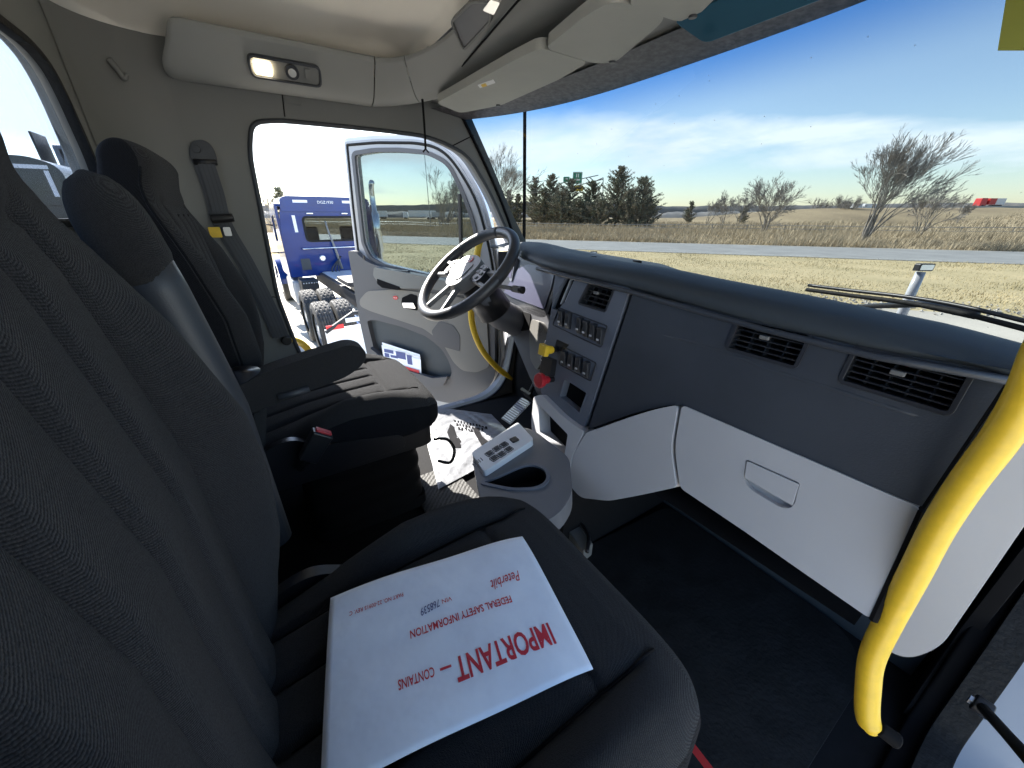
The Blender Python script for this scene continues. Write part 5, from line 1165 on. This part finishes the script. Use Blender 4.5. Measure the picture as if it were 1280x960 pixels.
# distant lorries and vans
def lorry(px_, dist, z, ln, cols, label, hh=2.7, facing=1):
    p = spot(px_, dist, lambda s, n: 0); t = thing('lorry', label, 'lorry', (p.x, p.y, z-ZC), 'vehicles on the distant highway'); X = bX*facing; Y = V((0, 0, 1)).cross(X)
    g = G(); g.box(V((0, 0, 1.1+hh/2)), (ln, 2.5, hh), X=X, Y=Y); o = mesh('trailer_box', g.v, g.f, cols[0], None, local=True, bevel=.05); o.parent = t
    if cols[1]:
        g = G(); g.box(X*(-ln*.30)+V((0, 0, 1.1+hh/2)), (ln*.42, 2.54, hh*1.01), X=X, Y=Y); o = mesh('front_panel', g.v, g.f, cols[1], None, local=True); o.parent = t
    g = G(); g.box(X*(-ln/2-1.6)+V((0, 0, 1.9)), (2.2, 2.3, 2.4), X=X, Y=Y, taper=.9); o = mesh('cab', g.v, g.f, cols[2], None, local=True, bevel=.15); o.parent = t
    for q in (-ln/2-1.7, ln/2-1, ln/2-2.2):
        g = G(); c = X*q+V((0, 0, .5)); g.tube([c-Y*1.2, c+Y*1.2], .5, 14); o = mesh('wheel', g.v, g.f, 'tyre', None, local=True); o.parent = t
    return t
lorry(1234, 215, 4.3, 5.4, ('far_white', 'trailer_red', 'trailer_red'), 'small red and white lorry crossing the bridge at the right', 1.9)
lorry(1081, 175, 2.4, 4, ('far_white', None, 'far_white'), 'white lorry half hidden behind the windswept tree', 2.0)
lorry(528, 190, .3, 12, ('far_white', None, 'far_white'), 'long white lorry on the far highway left of centre in the door glass', 2.6)
lorry(548, 175, .3, 5, ('silver_paint', None, 'far_white'), 'short silver lorry following behind the long white one', 1.9)
lorry(470, 200, .3, 10, ('far_white', None, 'trailer_red'), 'pale lorry near the exhaust stack in the door glass', 2.5)
# guard fence along the far side of the verge
fe = thing('guard_fence', 'long low post and rail fence beyond the far verge', 'fence', (W(-60, 58).x, W(-60, 58).y, 0-ZC)); o0 = W(-60, 58)
for zz_ in (.95, .55):
    g = G(); pts = [W(s, 58, vergez(s, 58)+zz_)-o0 for s in range(-140, 61, 8)]; g.tube(pts, .035, 5); mesh('rail', g.v, g.f, 'galv', None, local=True).parent = fe
g = G(); g.box((0, 0, .5), (.1, .1, 1.1)); pm = mesh('post', g.v, g.f, 'bark', None, local=True); pm.parent = fe
for i, s in enumerate(range(-140, 61, 4)):
    q = pm if i == 0 else pm.copy()
    if i: C.objects.link(q)
    q.location = W(s, 58.1, vergez(s, 58))-o0
# highway sign gantry
gy = thing('highway_sign', 'steel gantry with green highway signs and a yellow exit panel above the cedars', 'sign', (spot(730, 150).x, spot(730, 150).y, -ZC)); gx = V((cos(HD+1.02)*0+rv.x, rv.y, 0)).normalized()
b0 = spot(730, 150, lambda s, n: 0)
def gp(px_, py_, dist=150):
    r = ray(px_, py_); f = dist/V((r.x, r.y)).length; return V((r.x*f, r.y*f, r.z*f+ZC))-b0
def gbar(a, b, r_=.16): g = G(); g.tube([a, b], r_, 6); o = mesh('truss_bar', g.v, g.f, 'galv', None, local=True); o.parent = gy
for a, b in (((696, 230), (748, 219)), ((696, 238), (754, 224)), ((754, 222), (753, 275)), ((745, 226), (744, 275)), ((745, 226), (754, 222)), ((745, 228), (753, 248)), ((753, 228), (745, 246)), ((744, 250), (753, 268)), ((697, 230), (696, 275)), ((700, 230), (706, 237)), ((712, 234), (706, 228)), ((732, 222), (738, 228)), ((742, 226), (736, 221))): gbar(gp(*a), gp(*b))
def board(x0, y0, x1, y1, m, marks, nm='sign_board'):
    a, b, c_ = gp(x0, y0), gp(x1, y0), gp(x0, y1); a = a-V((hv.x, hv.y, 0))*.5; fr = Fr(a, (b-gp(x0, y0)), V((0, 0, 1))); wdt = (b-gp(x0, y0)).length; ht = (gp(x0, y0)-c_).length
    s_ = 1 if fr.N.dot(V((hv.x, hv.y, 0))) < 0 else -1
    g = G(); g.plate(fr, rnd([(0, 0), (wdt, 0), (wdt, -ht), (0, -ht)], .3, 3), -.12, .12); o = mesh(nm, g.v, g.f, m, None, local=True); o.parent = gy
    g = G(); g.plate(fr, rnd([(wdt*.03, -ht*.03), (wdt*.97, -ht*.03), (wdt*.97, -ht*.97), (wdt*.03, -ht*.97)], .3, 3), .12*s_, .14*s_, [rnd([(wdt*.06, -ht*.07), (wdt*.94, -ht*.07), (wdt*.94, -ht*.93), (wdt*.06, -ht*.93)], .3, 3)]); q = mesh('sign_border', g.v, g.f, 'sign_white' if m == 'sign_green' else 'black_matte', None, local=True); q.parent = o
    for (u0, v0, u1, v1) in marks:
        g = G(); g.plate(fr, [(wdt*u0, -ht*v0), (wdt*u1, -ht*v0), (wdt*u1, -ht*v1), (wdt*u0, -ht*v1)], .12*s_, .16*s_); q = mesh('legend', g.v, g.f, 'sign_white' if m == 'sign_green' else 'black_matte', None, local=True); q.parent = o
board(716, 215, 728, 230, 'sign_green', [(.35, .15, .45, .45), (.55, .15, .65, .45), (.2, .6, .8, .72)])
board(715, 232, 729, 239, 'sign_yellow', [(.2, .3, .42, .7), (.55, .3, .85, .7)])
board(704, 221, 712, 228, 'sign_green', [(.3, .3, .7, .5)])

# ================================================================ THINGS ON OUR TRUCK OUTSIDE
q0 = at(655, 298, y=1.55); q1 = at(656, 128, y=1.40)
g = G(); g.tube([q0-V((0, 0, .12)), q0, q0.lerp(q1, .5)+V((.002, 0, 0)), q1, q1+(q1-q0)*.12], [.014, .012, .011, .010, .009], 10)
tag(g.out('antenna', 'black_matte', loc=q0, smooth=True), 'thick black antenna rod standing outside the windshield near the pillar', 'antenna')
def wiper(pts, arm, label):
    t = thing('windshield_wiper', label, 'wiper', pts[len(pts)//2])
    g = G(); g.tube(spline(pts, 6), .006, 8); g.out('blade', 'rubber', t, smooth=True)
    g = G(); P = [p+V((0, .004, .014)) for p in pts]; g.tube(spline(P, 6), [.005]*(6*(len(P)-1)+1), 6); g.out('blade_frame', 'black_plastic', t, smooth=True)
    g = G(); g.tube(arm, [.007, .009, .010], 8); g.out('arm', 'black_plastic', t, smooth=True)
wz = 1.36
wiper([at(1008, 362, y=1.50), at(1060, 369, y=1.46), at(1130, 378, y=1.40), at(1200, 391, y=1.34), at(1300, 416, y=1.27)], [at(1060, 384, y=1.55), at(1150, 380, y=1.45), at(1220, 394, y=1.36)], 'black windshield wiper resting low across the right of the glass')
hm = thing('hood_mirror', 'white hood mirror post with a small rectangular head beyond the wiper', 'mirror', at(1133, 372, y=2.0))
a, b = at(1135, 375, y=2.0), at(1151, 340, y=2.0); g = G(); g.tube([a-V((0, 0, .25)), a, b], [.017, .016, .014], 12); g.out('post', 'white_paint', hm, smooth=True)
c = at(1155, 334, y=2.0); g = G(); g.plate(Fr(c, rv, V((0, .1, 1))), rect(0, 0, .055, .026, .006), -.01, .01); hh_ = g.out('mirror_head', 'black_plastic', hm, bevel=.003); g = G(); g.plate(Fr(c, rv, V((0, .1, 1))), rect(0, 0, .046, .018, .004), .0102, .012) if Fr(c, rv, V((0, .1, 1))).N.y < 0 else g.plate(Fr(c, rv, V((0, .1, 1))), rect(0, 0, .046, .018, .004), -.012, -.0102); g.out('mirror_glass', 'alu', hh_)
hm2 = thing('hood_mirror', 'tiny hood mirror head just showing over the dash near the centre', 'mirror', at(742, 322, y=2.6)); c = at(742, 317, y=2.6); F2 = Fr(c, rv, (0, 0, 1))
g = G(); g.plate(F2, rect(0, 0, .06, .04, .006), -.01, .01, ); o = g.out('mirror_head', 'black_plastic', hm2, bevel=.003); g = G(); s_ = 1 if F2.N.y < 0 else -1; g.plate(F2, rect(0, 0, .045, .027, .004), .0102*s_, .012*s_); g.out('mirror_glass', 'alu', o)
g = G(); g.tube([c-V((0, 0, .02)), c-V((0, 0, .3))], .01, 8); g.out('post', 'black_plastic', hm2)

# ================================================================ PARKED DAY CAB TRUCKS (x forward, y left, z up, origin on the ground behind the cab)
def day_cab(name, label, loc, rotz, paint, stripes, detail=True):
    t = thing(name, label, 'truck', (loc[0], loc[1], -ZC), 'day cab trucks parked beside ours', rotz)
    def P(g, nm, m, par=None, **k): o = mesh(nm, g.v, g.f, m, None, local=True, **k); o.parent = par or t; return o
    BK = Fr((0, 0, 0), (0, -1, 0), (0, 0, 1))   # rear face: a to the right as seen from behind, normal backwards (-x)
    wn = rect(.05, 2.08, 1.25, .50, .08, 5)
    H = 2.62
    g = G(); body = rnd([(-1.08, 1.02), (1.08, 1.02), (1.10, 1.9), (1.02, H-.1), (.88, H), (-.88, H), (-1.02, H-.1), (-1.10, 1.9)], [.05, .05, .1, .15, .2, .2, .15, .1], 5)
    g.plate(BK, body, -.04, .0, [wn]); P(g, 'rear_panel', paint, bevel=.015, seg=3)
    g = G(); prof = rnd([(0.04, 1.02), (1.55, 1.02), (1.75, 1.75), (1.35, H-.12), (1.0, H-.0), (0.04, H)], [.02, .1, .1, .15, .1, .05], 5)
    SD = Fr((0, 0, 0), (1, 0, 0), (0, 0, 1)); win = rnd([(.35, 1.78), (1.45, 1.78), (1.2, 2.35), (.35, 2.4)], .08, 4)
    for s in (-1, 1):
        g = G(); g.plate(SD, prof, s*1.08-(.03), s*1.08+.03, [win]); P(g, 'cab_side', paint, bevel=.02, seg=3)
        g = G(); g.plate(SD, inset(win, -.01), s*1.08-.004, s*1.08+.004); P(g, 'side_window', 'dark_glass')
    g = G()
    for a, b in zip(prof, prof[1:]):
        pass
    n = len(prof); vs = [(x, s*1.06, z) for s in (-1, 1) for x, z in prof]; fs = [(i, i+1, i+1+n, i+n) for i in range(n-1) if not (prof[i][0] > 1.2 and prof[i+1][0] > 1.2 and (prof[i][1]+prof[i+1][1])/2 > 1.7 and (prof[i][1]+prof[i+1][1])/2 < H-.1)]
    P(G().add(vs, fs), 'cab_shell', paint, smooth=True)
    g = G(); g.plate(BK, rnd([(-1.0, H-.16), (1.0, H-.16), (.98, H+.10), (.85, H+.16), (-.85, H+.16), (-.98, H+.10)], .06, 4), -1.3, .03); P(g, 'roof_cap', paint, bevel=.04, seg=3)
    g = G(); g.plate(BK, inset(wn, -.035), -.002, .014, [inset(wn, .01)]); P(g, 'window_gasket', 'rubber', bevel=.004)
    g = G(); g.plate(BK, inset(wn, -.005), -.03, -.02); P(g, 'rear_window', 'side_glass')
    for (x0, z0, x1, z1) in stripes:
        g = G(); g.plate(BK, [(x0, z0), (x1, z0), (x1, z1), (x0, z1)], .0+(.03 if z0 > H-.16 else 0), .004+(.03 if z0 > H-.16 else 0)); P(g, 'reflective_strip', 'reflector_white')
    # seats seen through the rear glass
    for s in (-.48, .48): g = G(); g.box((.35, s, 1.75), (.14, .45, .75)); P(g, 'seat_back', 'fabric_side', bevel=.05)
    # bonnet, wings, steps, frame
    g = G(); g.grid(lambda u, v: (1.6+1.9*v, (2*u-1)*(.85-.2*v), 1.72-.35*v-.12*abs(2*u-1)**3), 16, 12); g.box((2.5, 0, 1.2), (1.8, 1.25, .7)); P(g, 'bonnet', paint, smooth=False)
    for s in (-1, 1):
        g = G(); g.grid(lambda u, v: (2.85+.68*cos(pi*u), s*(.70+.48*v), .58+.68*sin(pi*u)), 20, 4); g.grid(lambda u, v: (2.85+.68*cos(pi*u)*(1-.02), s*(1.18), .58+.68*sin(pi*u)-.22*v), 20, 3); P(g, 'wing', paint, smooth=True)
        g = G(); g.tube([(2.85, s*.85, .52), (2.85, s*1.15, .52)], .52, 28); wh = P(g, 'front_wheel', 'tyre', bevel=.04); g = G(); g.tube([(2.85, s*1.10, .52), (2.85, s*1.16, .52)], [.29, .27], 20); o = mesh('rim', g.v, g.f, 'alu', None, local=True); o.parent = wh
        g = G(); g.box((.75, s*.92, .62), (1.3, .35, .62)); P(g, 'fuel_tank' if s < 0 else 'step_box', 'silver_paint', bevel=.08)
        g = G(); g.tube([(1.2, s*1.12, 2.15), (1.35, s*1.4, 2.2), (1.35, s*1.42, 1.5), (1.2, s*1.12, 1.5)], .02, 8); P(g, 'mirror_bracket', 'black_plastic', smooth=True)
        g = G(); g.box((1.35, s*1.45, 1.85), (.08, .2, .55)); P(g, 'mirror', 'chrome' if detail else 'black_plastic', bevel=.03)
    for s in (-1, 1): g = G(); g.box((-1.6, s*.42, .95), (4.6, .09, .26)); P(g, 'frame_rail', 'frame_black', bevel=.01)
    if detail:
        g = G(); g.plate(Fr((-.1, 0, 1.10), (-1, 0, 0), (0, -1, 0)), [(0, -.42), (1.3, -.42), (1.3, .42), (0, .42)], -.01, .01); P(g, 'deck_plate', 'silver_paint', bevel=.005)
        g = G(); g.box((-.35, .80, .80), (.55, .36, .42)); P(g, 'battery_box', 'frame_black', bevel=.02)
        for k in range(6): g = G(); g.box((-.63, .68+k*.055-.02, .95), (.02, .025, .025)); P(g, 'bolt_head', 'alu', bevel=.006)
        g = G(); g.plate(SD, rnd([(-.6, .35), (.2, .35), (.15, 1.0), (-.1, 1.0), (-.62, .8)], .05, 3), 1.02, 1.10); P(g, 'side_fairing', 'white_paint', bevel=.02)
        g = G()
        for k in (-.5, 0, .5): pass
        g.plate(Fr((-2.6, 0, 1.22), (-1, 0, 0), (0, -1, 0)), rnd([(-.45, -.5), (.5, -.5), (.6, -.2), (.15, 0), (.6, .2), (.5, .5), (-.45, .5)], .06, 4), -.04, .04); P(g, 'fifth_wheel', 'frame_black', bevel=.02)
        for k in range(5): g = G(); g.tube([(-1.9-.12*k, -.3+.14*k, 1.15), (-2.0-.12*k, .25, 1.12)], .022, 8); P(g, 'air_line', 'silver_plastic', smooth=True)
        # tandem tyres with rims, treads cut as grooves
        def tyre(x, y):
            R_ = .515; wdt = .265; n = 44; ribs = 5; prof_ = [(-wdt/2, R_*.62), (-wdt/2-.01, R_*.80), (-wdt/2+.005, R_*.955), (-wdt/2+.03, R_*.985)]
            for k in range(ribs):
                a0 = -wdt/2+.035+k*(wdt-.07)/ribs; a1 = a0+(wdt-.07)/ribs; prof_ += [(a0+.003, R_), (a1-.009, R_), (a1-.007, R_-.018), (a1-.001, R_-.018)]
            prof_ += [(wdt/2-.03, R_*.985), (wdt/2-.005, R_*.955), (wdt/2+.01, R_*.80), (wdt/2, R_*.62)]
            vs = []; fs = []; m_ = len(prof_)
            for i in range(n*2):
                a = 2*pi*i/(n*2)
                for j, (q, r_) in enumerate(prof_):
                    rr = r_-(.012 if (i % 2 and r_ > R_*.97 and (j//4+i//2) % 2 == 0) else 0); vs.append((rr*cos(a), q, rr*sin(a)))
            for i in range(n*2):
                for j in range(m_-1): fs.append((i*m_+j, i*m_+j+1, ((i+1) % (n*2))*m_+j+1, ((i+1) % (n*2))*m_+j))
            o = P(G().add([(x+a, y+b, .52+c) for a, b, c in vs], fs), 'tyre', 'tyre'); return o
        for x in (-2.05, -3.40):
            for s in (-1, 1):
                for y in (.76, 1.08):
                    o = tyre(x, s*y); g = G(); q = s*(y+(.10 if y > 1 else -.10)); g.tube([(x, q-s*.06, .52), (x, q, .52)], [.33, .32], 26, cap=False); g.tube([(x, q-s*.12, .52), (x, q-s*.02, .52), (x, q+s*.01, .52)], [.32, .13, .11], 26); r_ = mesh('rim', g.v, g.f, 'alu', None, local=True, smooth=True); r_.parent = o
        # tail frame with red and white markers
        g = G(); g.tube([(-4.2, -1.15, .95), (-4.2, .75, .95), (-4.25, 1.2, .72)], .035, 8); P(g, 'tail_bar', 'frame_black')
        for y, m_ in ((1.05, 'reflector_red'), (.75, 'reflector_white'), (.45, 'reflector_red'), (.15, 'reflector_white'), (-.2, 'reflector_red')):
            g = G(); g.box((-4.25, y, .86 if y < 1 else .78), (.02, .26, .07)); P(g, 'marker_strip', m_)
        g = G(); g.box((-4.2, .9, .45), (.02, .6, .6)); P(g, 'mud_flap', 'reflector_white')
        # exhaust stack, grab bar, hoses, vents and pipes on the back wall
        g = G(); g.tube([(-.22, -1.02, 1.0), (-.22, -1.02, 1.5), (-.22, -1.02, 1.52), (-.22, -1.02, 2.42), (-.22, -1.02, 2.46), (-.22, -1.02, 2.95), (-.26, -1.02, 3.05), (-.36, -1.02, 3.1)], [.06, .06, .105, .105, .065, .065, .065, .062], 16); P(g, 'exhaust_stack', 'chrome', smooth=True)
        g = G(); g.tube([(-.06, .75, 1.66), (-.12, .72, 1.66), (-.12, -.9, 1.66), (-.06, -.92, 1.66)], .016, 8); P(g, 'grab_bar', 'chrome', smooth=True)
        g = G(); g.tube([(-.04, .12, 2.25), (-.10, .1, 2.0), (-.10, .02, 1.62), (-.12, -.05, 1.15)], [.018, .022, .03, .03], 10); P(g, 'hose_tender', 'silver_plastic', smooth=True)
        for k in range(3): g = G(); g.tube(spline([(-.1, -.02-.03*k, 1.45), (-.24, .05+.08*k, 1.12), (-.30, -.1-.14*k, 1.02-.02*k), (-.2, -.35, 1.10), (-.12, -.30, 1.3)], 6), .016, 8); P(g, 'coiled_hose', 'black_plastic', smooth=True)
        g = G(); g.tube([(0, .33, 1.42), (-.03, .33, 1.42)], [.075, .06], 20); P(g, 'socket', 'alu', bevel=.005)
        g = G(); g.plate(BK, rect(-.72, 1.30, .20, .26, .02), 0, .012); P(g, 'vent_cover', 'grey_vinyl', bevel=.004)
        for y in (.42, -.35): g = G(); g.box((-.03, y, H-.20), (.05, .14, .03)); P(g, 'work_lamp', 'alu', bevel=.008)
        o = text('DGZ1930', .085, Fr((-.036, .04, H+.01), (0, -1, 0), (0, 0, 1)), 0, 0, .004, 'reflector_white', t, name='fleet_number', align='CENTER', local=True)
    return t
cabs = -R(180)
st_blue = [(-.40, 2.66, .12-.22, 2.72), (.36, 2.66, .95, 2.72), (-.86, 2.12, -.79, 2.5)]
st_blue = [(-.72, 2.645, -.42, 2.70), (.34, 2.645, .74, 2.70), (-.80, 2.02, -.735, 2.38), (.735, 2.02, .80, 2.38)]
day_cab('day_cab_truck', 'shiny blue day cab truck with bare frame seen through the open driver door', (-10.6, 1.50, 0), R(183), 'blue_paint', st_blue)
t2 = day_cab('day_cab_truck', 'dusty black day cab with white corner reflectors seen low through the rear window', (-4.45, -2.12, 0), R(181), 'black_paint', [(.68, 2.70, .92, 2.725), (.89, 2.52, .915, 2.69), (-.92, 2.70, -.68, 2.725)], detail=False)
t3 = day_cab('day_cab_truck', 'tall silver truck cab beside the black one in the rear window', (-10.4, -1.55, 0), R(180), 'silver_paint', [(-.72, 2.1, -.66, 2.42), (-.72, 2.42, -.45, 2.46)], detail=False)
t3.scale = (1, 1.0, 1.33)
g = G(); g.box((-.2, 1.16, 1.9), (.55, .03, 1.6)); mesh('side_extender', g.v, g.f, 'black_plastic', t3, local=True)
for o in list(t2.children)+list(t3.children):
    if o.name.startswith('frame_rail'): o.scale.x = .3; o.location.x = 0
